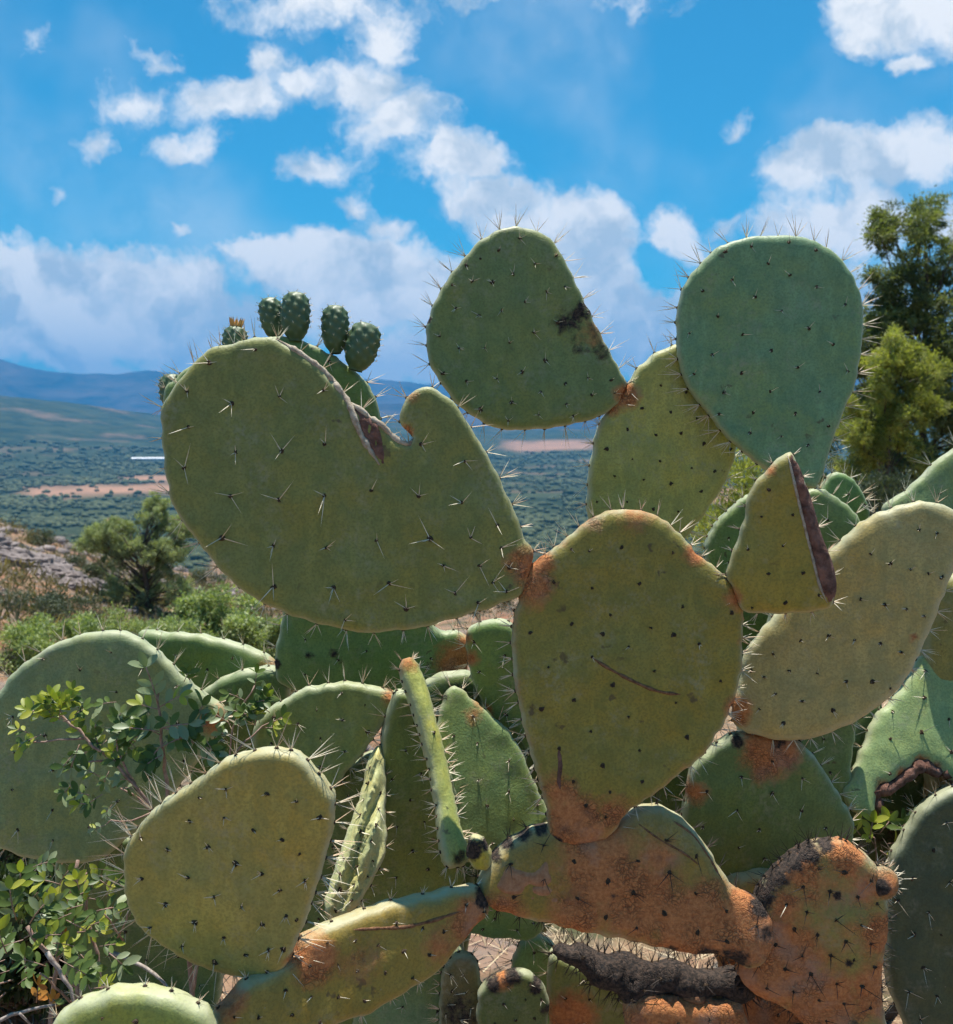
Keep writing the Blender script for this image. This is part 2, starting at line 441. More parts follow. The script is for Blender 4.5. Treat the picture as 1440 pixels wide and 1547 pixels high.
def build_ground():
    angs = list(np.arange(-38, 38.01, .3)) + list(np.arange(40, 322, 3.0))
    rads = [.0] + list(np.geomspace(.25, 13000, 240))
    V = []; bare = []; near = []
    for a in angs:
        sa, ca = math.sin(R(a)), math.cos(R(a))
        for r in rads:
            x, y = r * sa, r * ca
            V.append((x, y, ground_z(x, y)))
            bare.append(field_mask(x, y) if 600 < r < 4000 else 0); near.append(1 - min(1, max(0, (r - 55) / 60)))
    nr = len(rads); na = len(angs); F = []
    for i in range(na):
        j = (i + 1) % na
        for k in range(nr - 1):
            F.append((i * nr + k, i * nr + k + 1, j * nr + k + 1, j * nr + k))
    F = np.array(F, dtype=np.int32)
    m, t, b, out = mat('hillside_soil')
    geo = nd(t, 'ShaderNodeNewGeometry'); P = geo.outputs['Position']
    at = lambda n: nd(t, 'ShaderNodeAttribute', attribute_name=n).outputs['Fac']
    nz = lambda sc, d=6.0: nd(t, 'ShaderNodeTexNoise', {'Vector': P, 'Scale': sc, 'Detail': d, 'Roughness': .65}).outputs[0]
    mr = lambda v, a, bb: nd(t, 'ShaderNodeMapRange', {0: v, 1: a, 2: bb}).outputs[0]
    straw = mixc(t, mr(nz(9.0), .35, .65), (.24, .14, .09, 1), (.40, .27, .17, 1))
    straw = mixc(t, mr(nz(.35), .45, .6), straw, (.24, .115, .07, 1))
    straw = mixc(t, mr(nz(.6), .50, .62), straw, (.19, .165, .145, 1))
    straw = mixc(t, mr(nz(1.6, 9.0), .50, .60), straw, (.115, .085, .055, 1))
    straw = mixc(t, mr(nz(4.5, 8.0), .52, .60), straw, (.13, .115, .095, 1))
    straw = mixc(t, mr(nz(.5), .54, .62), straw, (.07, .075, .035, 1))
    green = mixc(t, mr(nz(.012, 8.0), .38, .62), (.018, .030, .014, 1), (.055, .068, .032, 1))
    green = mixc(t, mr(nz(.0045, 6.0), .55, .68), green, (.15, .105, .065, 1))
    pink = mixc(t, mr(nz(.02), .35, .65), (.36, .20, .125, 1), (.26, .155, .10, 1))
    far = mixc(t, at('bare'), green, pink)
    t.links.new(mixc(t, at('near'), far, straw), b.inputs['Base Color'])
    b.inputs['Roughness'].default_value = .95; b.inputs['Specular IOR Level'].default_value = .1
    bp = nd(t, 'ShaderNodeBump', {'Strength': .5, 'Distance': .02, 'Height': nz(40.0)})
    t.links.new(bp.outputs[0], b.inputs['Normal'])
    me = mesh_np('ground', V, F, m, smooth=True, attrs={'bare': ('POINT', bare), 'near': ('POINT', near)})
    tag(link('ground', me), 'dry stony hillside falling to a wide green valley', 'ground', kind='structure')


build_ground()


def build_mountains():
    m = simple_mat('mountain_scrub', (.008, .018, .020), (.13, .10, .09), .0024, .95, detail=9, spec=.05)
    for (nm, r0, r1, tops, amp, lab) in (
            ('mountains', 7600, 11000, ([-50, -33, -29, -27.5, -26.5, -25, -23, -21, -19.5, -17, -14, -10, -6, -3, 2, 6, 12, 22, 35, 50], [600, 560, 590, 640, 590, 520, 480, 500, 530, 500, 540, 430, 470, 425, 400, 440, 470, 520, 480, 540]), 120, 'long blue mountain range under the clouds'),
            ('foothills', 5600, 7400, ([-50, -32, -28, -24, -20, -16, -12, -8, -4, 0, 5, 12, 20, 30, 50], [230, 200, 170, 80, 60, 110, 150, 120, 160, 110, 60, 120, 180, 150, 200]), 90, 'hazy blue green foothills before the mountain range')):
        azs = np.arange(-50, 50.01, .22); n = 30; V = []
        for a in azs:
            topA = interp(a, *tops)
            for k in range(n):
                u = k / (n - 1); r = r0 + (r1 - r0) * u; x, y = r * math.sin(R(a)), r * math.cos(R(a)); f = min(1, u / .75); prof = f ** 1.15
                z = -150 + (topA + 150) * prof - (max(0, u - .75) * 1500)
                rid = 1 - 2 * abs(fbm(x * .0013, y * .0005, 4, 5)); z += amp * (rid - .75) * prof * (1 - .72 * f ** 3) + 26 * fbm(x * .004, y * .002, 2, 4) * prof
                V.append((x, y, z))
        na = len(azs)
        F = np.array([(i * n + k, i * n + k + 1, (i + 1) * n + k + 1, (i + 1) * n + k) for i in range(na - 1) for k in range(n - 1)], dtype=np.int32)[:, ::-1]
        tag(link(nm, mesh_np(nm, V, F, m, smooth=True)), lab, 'mountains' if nm == 'mountains' else 'hills', kind='structure')


build_mountains()


def ground_hit(px, py, dmax=400):
    rd = ray(px, py); s = .5
    while s < dmax:
        p = CAM + rd * s
        if p[2] <= ground_z(p[0], p[1]): return p
        s *= 1.01
    return CAM + rd * dmax


# ------------------------------------------------------------------ far valley: groves, houses
ICO = None


def ico(sub):
    import bmesh
    bm = bmesh.new(); bmesh.ops.create_icosphere(bm, subdivisions=sub, radius=1.0)
    V = np.array([v.co[:] for v in bm.verts]); F = np.array([[v.index for v in f.verts] for f in bm.faces], dtype=np.int32); bm.free()
    return V, F


def build_forest():
    Vi, Fi = ico(2); Vl, Fl = ico(1)
    allV = []; allF = []; tint = []; b = 0
    for i in range(62000):
        az = rng.uniform(-32, 32); r = math.exp(rng.uniform(math.log(230), math.log(2900)))
        if rng.random() > min(1, .10 + r / 1700): continue
        x, y = r * math.sin(R(az)), r * math.cos(R(az))
        if r > 600 and field_mask(x, y) > .3 and rng.random() > .07: continue
        dn = fbm(x * .005, y * .005, 6, 3)
        if dn < .03 and rng.random() < .82: continue
        s = rng.uniform(1.4, 3.6) * (1.0 + r / 2600) * (1.25 if rng.random() < .12 else 1)
        near = r < 650
        v, f = (Vi, Fi) if near else (Vl, Fl)
        vv = v * (1 + rng.normal(0, .2, (len(v), 1))) * np.array([s * rng.uniform(.8, 1.5), s, s * rng.uniform(.6, 1.0)]) + np.array([x, y, ground_z(x, y) + s * .3])
        allV.append(vv); allF.append(f + b); b += len(v); tint += [min(1, max(0, rng.random() * .75 + .5 * dn + .1))] * len(f)
    V = np.vstack(allV); F = np.vstack(allF)
    m = simple_mat('grove_leaves', (.034, .052, .028), (.135, .150, .080), .6, .9, attr='tint', spec=.1)
    me = mesh_np('forest', V, F, m, attrs={'tint': ('FACE', tint)})
    tag(link('forest', me), 'dark green olive and oak groves covering the valley', 'forest', kind='stuff')


build_forest()


def house(name, px, py, dist, w, d, h, roof, label, cat, rot, roofh, wallc, roofc, nwin=3):
    c = unproj(px, py, dist / FWD[1]); z0 = ground_z(c[0], c[1]); h = max(h, c[2] - z0)
    e = empty(name, (c[0], c[1], z0), label, cat)
    Mz = Matrix.Rotation(R(rot), 4, 'Z')
    def put(nm, V, F, m, parent=e):
        V = [Mz @ Vector(v) for v in V]
        o = link(nm, mesh_np(nm, V, F, m), parent, (c[0], c[1], z0)); return o
    def box(x0, x1, y0, y1, za, zb):
        return [(x0, y0, za), (x1, y0, za), (x1, y1, za), (x0, y1, za), (x0, y0, zb), (x1, y0, zb), (x1, y1, zb), (x0, y1, zb)], [(3, 2, 1, 0), (4, 5, 6, 7), (0, 1, 5, 4), (1, 2, 6, 5), (2, 3, 7, 6), (3, 0, 4, 7)]
    mw = simple_mat(name + '_plaster', wallc, tuple(k * .85 for k in wallc), .3, .9)
    mr_ = simple_mat(name + '_roofing', roofc, tuple(k * .75 for k in roofc), .5, .8)
    put('wall', *box(-w / 2, w / 2, -d / 2, d / 2, -1, h), mw)
    o = .4
    V = [(-w / 2 - o, -d / 2 - o, h + .02), (w / 2 + o, -d / 2 - o, h + .02), (w / 2 + o, d / 2 + o, h + .02), (-w / 2 - o, d / 2 + o, h + .02), (-w / 2 - o, 0, h + roofh), (w / 2 + o, 0, h + roofh)]
    put('roof', V, [(3, 2, 1, 0), (0, 1, 5, 4), (2, 3, 4, 5), (1, 2, 5), (3, 0, 4)], mr_)
    mg = simple_mat(name + '_glass', (.02, .025, .03), (.03, .035, .04), 1, .2)
    for k in range(nwin):
        xx = -w / 2 + w * (k + .5) / nwin
        put('window', *box(xx - .6, xx + .6, -d / 2 - .06, -d / 2 + .1, h * .35, h * .75), mg)


house('long_shed', 226, 716, 2350, 84, 16, 6, 0, 'long low shed with white metal roof beyond the bare fields', 'shed', 4, 3.0, (.45, .44, .42), (.85, .86, .88), 9)
house('farmhouse', 172, 787, 950, 12, 8, 4, 0, 'small farmhouse with orange tiled roof among the valley groves', 'house', -12, 2.6, (.62, .55, .46), (.50, .17, .07), 3)

# ------------------------------------------------------------------ haze
def build_haze():
    V = [(x, y, z) for z in (-420, 900) for y in (-14000, 14500) for x in (-14500, 14500)]
    F = [(0, 2, 3, 1), (4, 5, 7, 6), (0, 1, 5, 4), (2, 6, 7, 3), (0, 4, 6, 2), (1, 3, 7, 5)]
    m = bpy.data.materials.new('haze_air'); m.use_nodes = True; t = m.node_tree; t.nodes.clear()
    out = nd(t, 'ShaderNodeOutputMaterial')
    v = nd(t, 'ShaderNodeVolumePrincipled', {'Color': (.045, .40, .88, 1), 'Density': 1.1e-4, 'Anisotropy': 0.0})
    t.links.new(v.outputs[0], out.inputs['Volume'])
    tag(link('haze', mesh_np('haze', V, F, m)), 'pale blue haze filling the air over the valley', 'haze', kind='stuff')


build_haze()

# ------------------------------------------------------------------ prickly pears
def catmull(pts, spacing):
    P = np.asarray(pts, float); n = len(P); out = []
    for i in range(n):
        a, b_, c, d = P[i - 1], P[i], P[(i + 1) % n], P[(i + 2) % n]
        k = max(1, int(round(np.linalg.norm(c - b_) / spacing)))
        for j in range(k):
            t = j / k; t2 = t * t; t3 = t2 * t
            # mild tension keeps corners where the traced points are close
            out.append(.5 * ((2 * b_) + (-a + c) * t + (2 * a - 5 * b_ + 4 * c - d) * t2 + (-a + 3 * b_ - 3 * c + d) * t3))
    return np.array(out)


def seg_dist(Q, poly):
    """distance of points Q (m,2) to closed polyline"""
    A = poly; B = np.roll(poly, -1, 0); d = np.full(len(Q), 1e9)
    AB = B - A; L2 = (AB ** 2).sum(1) + 1e-12
    for s in range(0, len(Q), 400):
        q = Q[s:s + 400, None, :]
        t = np.clip(((q - A) * AB).sum(2) / L2, 0, 1)
        pr = A + t[..., None] * AB
        d[s:s + 400] = np.sqrt(((q - pr) ** 2).sum(2)).min(1)
    return d


def inside(Q, poly):
    x, y = Q[:, 0], Q[:, 1]; c = np.zeros(len(Q), bool); A = poly; B = np.roll(poly, -1, 0)
    for (x1, y1), (x2, y2) in zip(A, B):
        if y1 == y2: continue
        k = ((y1 > y) != (y2 > y)) & (x < (x2 - x1) * (y - y1) / (y2 - y1) + x1)
        c ^= k
    return c


def parse(s):
    v = [float(k) for k in s.replace(',', ' ').split()]
    return [(v[i], v[i + 1]) for i in range(0, len(v), 2)]


def zpts(s, f, ox, oy):
    return [(x / f + ox, y / f + oy) for x, y in parse(s)]


# shared spine clusters: dark felt cushion with a few splayed spines, along +Z, 25 mm long
def cluster_meshes(kind, ln, n=9):
    out = []
    for i in range(n):
        a = Acc(); a.dome((0, 0, 0), (0, 0, 1), random.uniform(.0017, .0034) if kind == 'stub' else random.uniform(.0022, .0036), .0018, 1, 7, .5)
        k = random.choice([1, 2, 3, 3, 3, 4]) if kind != 'stub' else random.choice([0, 0, 1, 1, 2])
        for j in range(k):
            th = random.uniform(0, 6.28); el = random.uniform(.45, 1.35)
            L = random.choice([.35, .6, .9, 1.0, 1.15]) * random.uniform(.85, 1.15) * .025 * ln
            a.spine((0, 0, .0006), (math.cos(th) * math.sin(el), math.sin(th) * math.sin(el), math.cos(el)), L, .00046 + .00014 * ln, 0)
        for j in range(6):  # glochid tuft
            th = random.uniform(0, 6.28); el = random.uniform(.1, .9)
            a.spine((0, 0, .0008), (math.cos(th) * math.sin(el), math.sin(th) * math.sin(el), math.cos(el)), .004, .0003, 1)
        out.append(a.mesh('spine_cluster', [M_SPINE_DARK if kind == 'dark' else M_SPINE, M_AREOLE]))
    return out


CLIB = {}


def cluster_lib(kind, ln):
    k = (kind, round(ln, 1))
    if k not in CLIB: CLIB[k] = cluster_meshes(kind, max(.2, k[1]))
    return CLIB[k]


class Pad:
    """one flat joint, its outline traced on its own tilted plane in the world"""

    def __init__(s, plant, outline, depth, yaw=0, tilt=0, anchor=None, T=.012, color=(.10, .115, .045), areoles=None, sp=50, slen=.6,
                 kind='ivory', rim=True, rimlen=1.0, rimgap=30, scars=(), burns=(), singles=False, wrinkle=0, name='pad', grid=.011, rimw=1.0,
                 label=None, rimburn=False, rimcork=0.0, bow=0.0, latrot=None):
        s.plant = plant; s.depth = depth
        pts = parse(outline) if isinstance(outline, str) else outline
        anchor = anchor or tuple(np.mean(np.array(pts), 0))
        y, ti = R(yaw), R(tilt)
        s.n = np.array([math.sin(y) * math.cos(ti), -math.cos(y) * math.cos(ti), math.sin(ti)])
        u = np.cross((0, 0, 1), s.n); s.u = u / np.linalg.norm(u); s.v = np.cross(s.n, s.u)
        s.o = unproj(anchor[0], anchor[1], depth); s.pxm = depth / FPX
        s.bow = bow
        P2 = np.array([s.to2d(*p) for p in pts])
        poly = catmull(P2, .007)
        # the edge swells at each areole and wanders a little between them
        seed = random.uniform(0, 90)
        ctr = poly.mean(0)
        seg = np.linalg.norm(np.roll(poly, -1, 0) - poly, axis=1); arc = np.concatenate([[0], np.cumsum(seg)[:-1]]); tot = seg.sum()
        nsc = max(6, int(tot / (rimgap * s.pxm))); s.per = tot / nsc
        tg = np.roll(poly, -1, 0) - np.roll(poly, 1, 0)
        ar = 0.5 * np.sum(poly[:, 0] * np.roll(poly[:, 1], -1) - np.roll(poly[:, 0], -1) * poly[:, 1])
        on = np.stack([tg[:, 1], -tg[:, 0]], 1); on /= np.linalg.norm(on, axis=1)[:, None] + 1e-9
        if ar < 0: on = -on
        dv = np.array([(.0004 + .0006 * (.5 + mnoise.noise((poly[i][0] * 9, poly[i][1] * 9, seed + 5)))) * math.cos(2 * math.pi * arc[i] / s.per) + .0022 * mnoise.noise((poly[i][0] * 40, poly[i][1] * 40, seed)) + .0012 * mnoise.noise((poly[i][0] * 130, poly[i][1] * 130, seed)) for i in range(len(poly))])
        poly = poly + on * dv[:, None]
        T = T * 1.05 if T < .03 else T
        s.poly = poly; s.T = T; s.Rr = T * 1.05; s.seed = seed; s.wr = wrinkle
        tang = np.roll(poly, -1, 0) - np.roll(poly, 1, 0)
        area = 0.5 * np.sum(poly[:, 0] * np.roll(poly[:, 1], -1) - np.roll(poly[:, 0], -1) * poly[:, 1])
        nrm = np.stack([-tang[:, 1], tang[:, 0]], 1); nrm /= np.linalg.norm(nrm, axis=1)[:, None] + 1e-9
        if area < 0: nrm = -nrm
        s.inn = nrm
        rings = []
        for f in (.05, .15, .32, .58, .92):
            q = poly + nrm * s.Rr * f
            ok = inside(q, poly); dd = seg_dist(q, poly)
            rings.append(q[ok & (dd > s.Rr * f * .82)])
        mn, mx = poly.min(0), poly.max(0); g = grid
        gx, gy = np.meshgrid(np.arange(mn[0], mx[0], g), np.arange(mn[1], mx[1], g * .87)); gx[1::2] += g / 2
        q = np.stack([gx.ravel(), gy.ravel()], 1) + rng.uniform(-.12, .12, (gx.size, 2)) * g
        q = q[inside(q, poly)]; q = q[seg_dist(q, poly) > s.Rr * 1.05]
        allp = np.vstack([poly] + rings + [q]); npoly = len(poly)
        vo, eo, fo, *_ = delaunay_2d_cdt([Vector(p) for p in allp], [(i, (i + 1) % npoly) for i in range(npoly)], [], 1, 1e-6)
        vo = np.array([v[:] for v in vo]); d = seg_dist(vo, poly); d[d < 1e-5] = 0
        s.dmax = max(d.max(), 1e-3)
        h = s.height(vo, d)
        front = s.to3d(vo, h); back = s.to3d(vo, -h)
        onrim = d <= 1e-5
        idx = np.arange(len(vo)); bidx = np.where(onrim, idx, 0); nb = (~onrim).sum()
        bidx[~onrim] = len(vo) + np.arange(nb)
        V = np.vstack([front, back[~onrim]])
        tri = np.array([f[:3] for f in fo if len(f) == 3], dtype=np.int32)
        # orient to +normal
        a, b_, c = vo[tri[:, 0]], vo[tri[:, 1]], vo[tri[:, 2]]
        cr = (b_[:, 0] - a[:, 0]) * (c[:, 1] - a[:, 1]) - (b_[:, 1] - a[:, 1]) * (c[:, 0] - a[:, 0])
        tri[cr < 0] = tri[cr < 0][:, ::-1]
        F = np.vstack([tri, bidx[tri][:, ::-1]])
        scar = np.zeros(len(vo)); burn = np.zeros(len(vo))
        for arr, lst in ((scar, scars), (burn, burns)):
            for sc in lst:
                px, py, rad = sc[:3]; st = sc[3] if len(sc) > 3 else 1.0
                c2 = np.array(s.to2d(px, py)); dist = np.linalg.norm(vo - c2, axis=1) / (rad * s.pxm)
                np.maximum(arr, st * np.clip(1.25 - dist, 0, 1), out=arr)
        if rimburn: burn = np.maximum(burn, np.clip(1.1 - d / (s.T * 1.3), 0, 1) * (vo[:, 1] > np.median(vo[:, 1])))
        if rimcork: scar = np.maximum(scar, np.clip(1 - d / (s.T * .9), 0, 1) * rimcork)
        rimv = np.clip(1 - d / (s.T * .38 * rimw), 0, 1)  # edge band that carries the painted sunlit paleness
        at = lambda w: np.concatenate([w, w[~onrim]])
        loc = unproj(anchor[0], anchor[1], depth)
        me = mesh_np(name, V - loc, F, M_PAD, smooth=True, attrs={'scar': ('POINT', at(scar)), 'burn': ('POINT', at(burn)), 'rim': ('POINT', at(rimv))})
        s.loc = loc
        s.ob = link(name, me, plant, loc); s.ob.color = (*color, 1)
        if label: s.ob['label'] = label
        # --- areoles
        if areoles is None:
            ang = latrot if latrot is not None else random.uniform(.3, 1.2); S = sp * s.pxm; ext = np.linalg.norm(mx - mn); L = []
            for i in range(-int(ext / S) - 2, int(ext / S) + 3):
                for j in range(-int(ext / S) - 2, int(ext / S) + 3):
                    p = np.array([i + .5 * (j % 2), j * .87]) * S
                    L.append((p[0] * math.cos(ang) - p[1] * math.sin(ang), p[0] * math.sin(ang) + p[1] * math.cos(ang)))
            q = np.array(L) + ctr + rng.normal(0, .07, (len(L), 2)) * S
        else:
            q = np.array([s.to2d(*p) for p in areoles]) if len(areoles) else np.zeros((0, 2))
        if len(q):
            q = q[inside(q, poly)]
        if len(q):
            q = q[seg_dist(q, poly) > s.T * .55]
        acc = Acc()
        if len(q):
            P3, N3 = s.surf(q)
            for p, nn in zip(P3, N3):
                lib = cluster_lib(kind if random.random() > .06 else 'stub', slen)
                me2 = random.choice(lib); sc = random.uniform(.85, 1.15)
                M = Vector(nn).to_track_quat('Z', 'Y').to_matrix() @ Matrix.Rotation(random.uniform(0, 6.28), 3, 'Z')
                if singles:
                    o = bpy.data.objects.new('spine_cluster', me2); col.objects.link(o); o.parent = s.ob
                    o.location = Vector(p) - Vector(loc); o.rotation_euler = M.to_euler(); o.scale = (sc,) * 3
                else:
                    b0 = len(acc.v)
                    acc.v.extend([tuple(M @ (v.co * sc) + Vector(p)) for v in me2.vertices])
                    for f in me2.polygons:
                        acc.f.append(tuple(b0 + k for k in f.vertices)); acc.m.append(f.material_index if kind != 'dark' else (2 if f.material_index == 0 else 1))
        if rim:
            per = np.linalg.norm(np.roll(poly, -1, 0) - poly, axis=1); cum = np.cumsum(per); tot = cum[-1]
            g = tot / nsc; k = 0.0
            while k < tot:
                i = int(np.searchsorted(cum, k)) % len(poly); k += g
                p2 = poly[i]; out2 = -s.inn[i]
                o3 = out2[0] * s.u + out2[1] * s.v; p3 = s.to3d(p2[None], np.zeros(1))[0]
                t3 = np.cross(o3, s.n)
                acc.dome(p3, o3, .0028, .0014, 1)
                for j in range(random.choice([3, 3, 4, 5, 6])):
                    dr = o3 + s.n * random.uniform(-.55, .85) + t3 * random.gauss(0, .45) + np.array([0, 0, .12])
                    L = random.uniform(.55, 1.2) * .027 * rimlen
                    acc.spine(p3, dr, L, .00056, (2 if kind == 'dark' else (3 if random.random() < .35 else 0)))
        if acc.f:
            o = link('spines', acc.mesh('spines', [M_SPINE, M_AREOLE, M_SPINE_DARK, M_SPINE_PINK]), s.ob, (0, 0, 0)); o['kind'] = 'stuff'

    def to2d(s, px, py):
        rd = ray(px, py); t = np.dot(s.o - CAM, s.n) / np.dot(rd, s.n); p = CAM + rd * t - s.o
        return (float(np.dot(p, s.u)), float(np.dot(p, s.v)))

    def to3d(s, q, h):
        off = h
        if s.bow:
            c = s.poly.mean(0) if hasattr(s, 'poly') else np.zeros(2)
            off = h - s.bow * (((q - c) ** 2).sum(1))
        return s.o + q[:, :1] * s.u + q[:, 1:2] * s.v + np.asarray(off)[:, None] * s.n

    def height(s, q, d):
        e = np.clip(d / s.Rr, 0, 1); h = s.T * np.clip(1 - (1 - e) ** 3.0, 0, 1) ** (1 / 3.0) * (.90 + .16 * np.clip(d / s.dmax, 0, 1))
        und = np.array([mnoise.noise((p[0] * 11, p[1] * 11, s.seed)) + .45 * mnoise.noise((p[0] * 40, p[1] * 40, s.seed)) for p in q])
        h = h + und * .0046 * e
        if s.wr:
            rr = np.array([abs(mnoise.noise(((p[0] - .32 * p[1]) * 85 + 1.5 * mnoise.noise((p[0] * 9, p[1] * 9, 1)), p[1] * 7, s.seed))) + .5 * abs(mnoise.noise(((p[0] - .32 * p[1]) * 190, p[1] * 16, s.seed))) for p in q])
            h = h + (rr - .25) * s.wr * e
        return h

    def surf(s, q):
        e = 1.5e-3
        f = lambda Q: s.height(Q, seg_dist(Q, s.poly))
        h = f(q); hx = (f(q + [e, 0]) - h) / e; hy = (f(q + [0, e]) - h) / e
        N = s.n[None] - hx[:, None].clip(-1.5, 1.5) * s.u - hy[:, None].clip(-1.5, 1.5) * s.v
        N /= np.linalg.norm(N, axis=1)[:, None]
        return s.to3d(q, h - .0002), N

    def on(s, px, py, lift=0.0):
        q = np.array([s.to2d(px, py)]); P, N = s.surf(q)
        return P[0] + N[0] * lift, N[0]

    def ridge(s, path, r, material, name='scar', lift=0.0, label=None, jag=.25, flat=.6):
        """raised cord along a traced path"""
        P = catmull_open(path, 6); pts = []; rad = []
        for i, (x, y) in enumerate(P):
            p, nn = s.on(x, y, lift); pts.append(p)
            k = i / (len(P) - 1); w = min(1, 6 * k + .25, 6 * (1 - k) + .25)
            rad.append(r * w * (1 + random.uniform(-jag, jag)))
        a = Acc(); a.tube(pts, rad, 7)
        o = link(name, a.mesh(name, material, True), s.ob, (0, 0, 0))
        if label: o['label'] = label
        return o

    def patch(s, outline, material, name='scar', thick=.002, label=None, rough=.0015):
        """raised irregular crust on the face"""
        P2 = np.array([s.to2d(*p) for p in outline]); poly = catmull(P2, .004)
        mn, mx = poly.min(0), poly.max(0); g = .004
        gx, gy = np.meshgrid(np.arange(mn[0], mx[0], g), np.arange(mn[1], mx[1], g))
        q = np.stack([gx.ravel(), gy.ravel()], 1); q = q[inside(q, poly)]
        if len(q): q = q[seg_dist(q, poly) > g * .6]
        allp = np.vstack([poly, q]); m = len(poly)
        vo, eo, fo, *_ = delaunay_2d_cdt([Vector(p) for p in allp], [(i, (i + 1) % m) for i in range(m)], [], 1, 1e-6)
        vo = np.array([v[:] for v in vo]); d = seg_dist(vo, poly); P, N = s.surf(vo)
        nz = np.array([mnoise.noise((p[0] * 260, p[1] * 90, 3)) for p in vo])
        e = np.clip(d / .004, 0, 1)
        V = P + N * ((-.001 + (thick + .001) * np.sqrt(e) + rough * nz * e))[:, None]
        F = [tuple(f) for f in fo]
        A, B, C = (vo[[f[k] for f in F]] for k in range(3))
        cr = (B[:, 0] - A[:, 0]) * (C[:, 1] - A[:, 1]) - (B[:, 1] - A[:, 1]) * (C[:, 0] - A[:, 0])
        F = [f if c > 0 else f[::-1] for f, c in zip(F, cr)]
        o = link(name, mesh_np(name, V, np.array(F, dtype=np.int32), material, smooth=True), s.ob, (0, 0, 0))
        if label: o['label'] = label
        return o


def catmull_open(pts, step):
    P = [np.array(p, float) for p in pts]; P = [2 * P[0] - P[1]] + P + [2 * P[-1] - P[-2]]; out = []
    for i in range(1, len(P) - 2):
        a, b_, c, d = P[i - 1:i + 3]; k = max(1, int(np.linalg.norm(c - b_) / step))
        for j in range(k):
            t = j / k
            out.append(.5 * ((2 * b_) + (-a + c) * t + (2 * a - 5 * b_ + 4 * c - d) * t * t + (-a + 3 * b_ - 3 * c + d) * t ** 3))
    out.append(P[-2]); return out


# skin colours
OLIVE = (.105, .112, .042); OLIVE2 = (.125, .118, .048); GREYG = (.115, .150, .100); GREEN = (.085, .125, .055)
WARM = (.185, .155, .075); DARKG = (.060, .095, .042); PALE = (.20, .25, .14); TEAL = (.075, .125, .080)

# ---- plant 1: the big one in front
main = empty('prickly_pear_cactus', (.47, 1.2, 0), 'big prickly pear with a notched pad, orange corky trunk and green fruit', 'cactus')

trunk = Pad(main, '1225,1640 1250,1560 1320,1560 1350,1640 1372,1800 1400,2380 1180,2380 1200,1850', 1.215, 0, 0, T=.045, color=WARM, areoles=[], rim=False, name='trunk',
            scars=[(1280, 1950, 700)], grid=.03)
J = Pad(main, '1138,1362 1148,1337 1176,1305 1214,1277 1246,1268 1277,1271 1302,1287 1321,1305 1330,1328 1337,1375 1335,1422 1330,1469 1329,1507 1336,1560 1300,1590 1240,1580 1201,1529 1170,1510 1138,1497 1112,1465 1120,1410',
        1.17, -4, 0, T=.022, color=OLIVE2, sp=38, slen=1.0, kind='dark', singles=True, rimlen=.8, rimgap=16,
        scars=[(1160, 1440, 95, 1.15), (1230, 1330, 60, .55), (1280, 1400, 70, .45), (1200, 1300, 50, .9), (1270, 1285, 40, .9), (1325, 1400, 42, 1.0), (1240, 1500, 80, 1.0), (1320, 1480, 60, 1), (1180, 1360, 40, .8), (1300, 1330, 40, .8)],
        burns=[(1145, 1345, 34, .8), (1165, 1315, 30, .8), (1190, 1293, 28, .8), (1215, 1278, 26, .8), (1245, 1268, 22, .7), (1280, 1560, 50, .8), (1272, 1437, 10), (1258, 1338, 11)])
I = Pad(main, '718,1353 722,1324 743,1292 768,1267 804,1249 835,1243 870,1252 905,1252 942,1232 960,1220 985,1216 1014,1223 1043,1245 1068,1281 1090,1317 1111,1339 1140,1353 1165,1385 1160,1435 1129,1458 1093,1442 1021,1433 967,1422 913,1411 877,1404 833,1393 786,1382 739,1366',
        1.16, 3, 10, T=.026, color=(.135, .098, .030), sp=52, slen=1.05, kind='dark', singles=True, rimgap=34, rimlen=.7,
        scars=[(900, 1300, 75, 1.1), (960, 1350, 80, 1.1), (1040, 1400, 85, 1.1), (1120, 1390, 70, 1.2), (870, 1375, 60, .9), (760, 1370, 40, .9), (900, 1260, 50, 1), (985, 1290, 45, .8), (1060, 1350, 45, .8)],
        burns=[(745, 1285, 16, .8), (765, 1268, 16, .8), (790, 1255, 16, .8), (815, 1247, 16, .8), (1140, 1362, 30, .75), (1150, 1400, 26, .6), (1100, 1445, 40, .75), (1060, 1438, 30, .7), (1010, 1432, 26, .65), (960, 1422, 22, .6), (925, 1345, 10)])
I.patch(parse('752,1318 765,1298 785,1304 805,1306 822,1290 828,1310 830,1322 815,1332 795,1328 785,1340 765,1342 748,1332'), M_BLISTER, 'blister', .0025, 'pale tan blister crust')
I.patch(parse('800,1330 820,1326 832,1336 822,1346 804,1342'), M_BLISTER, 'blister', .002)
for bx, by, br in ((775, 1348, 5), (803, 1347, 7), (834, 1350, 8), (757, 1345, 4)):
    I.patch([(bx + br * math.cos(t), by + br * .75 * math.sin(t)) for t in (0, 1, 2, 3, 4, 5)], M_BLISTER, 'blister', .0015)
for pth in ('955,1235 990,1260 1025,1280 1050,1300', '1005,1230 1040,1255 1065,1290 1085,1325'):
    I.ridge(parse(pth), .0016, M_SLIT, lift=-.0006)
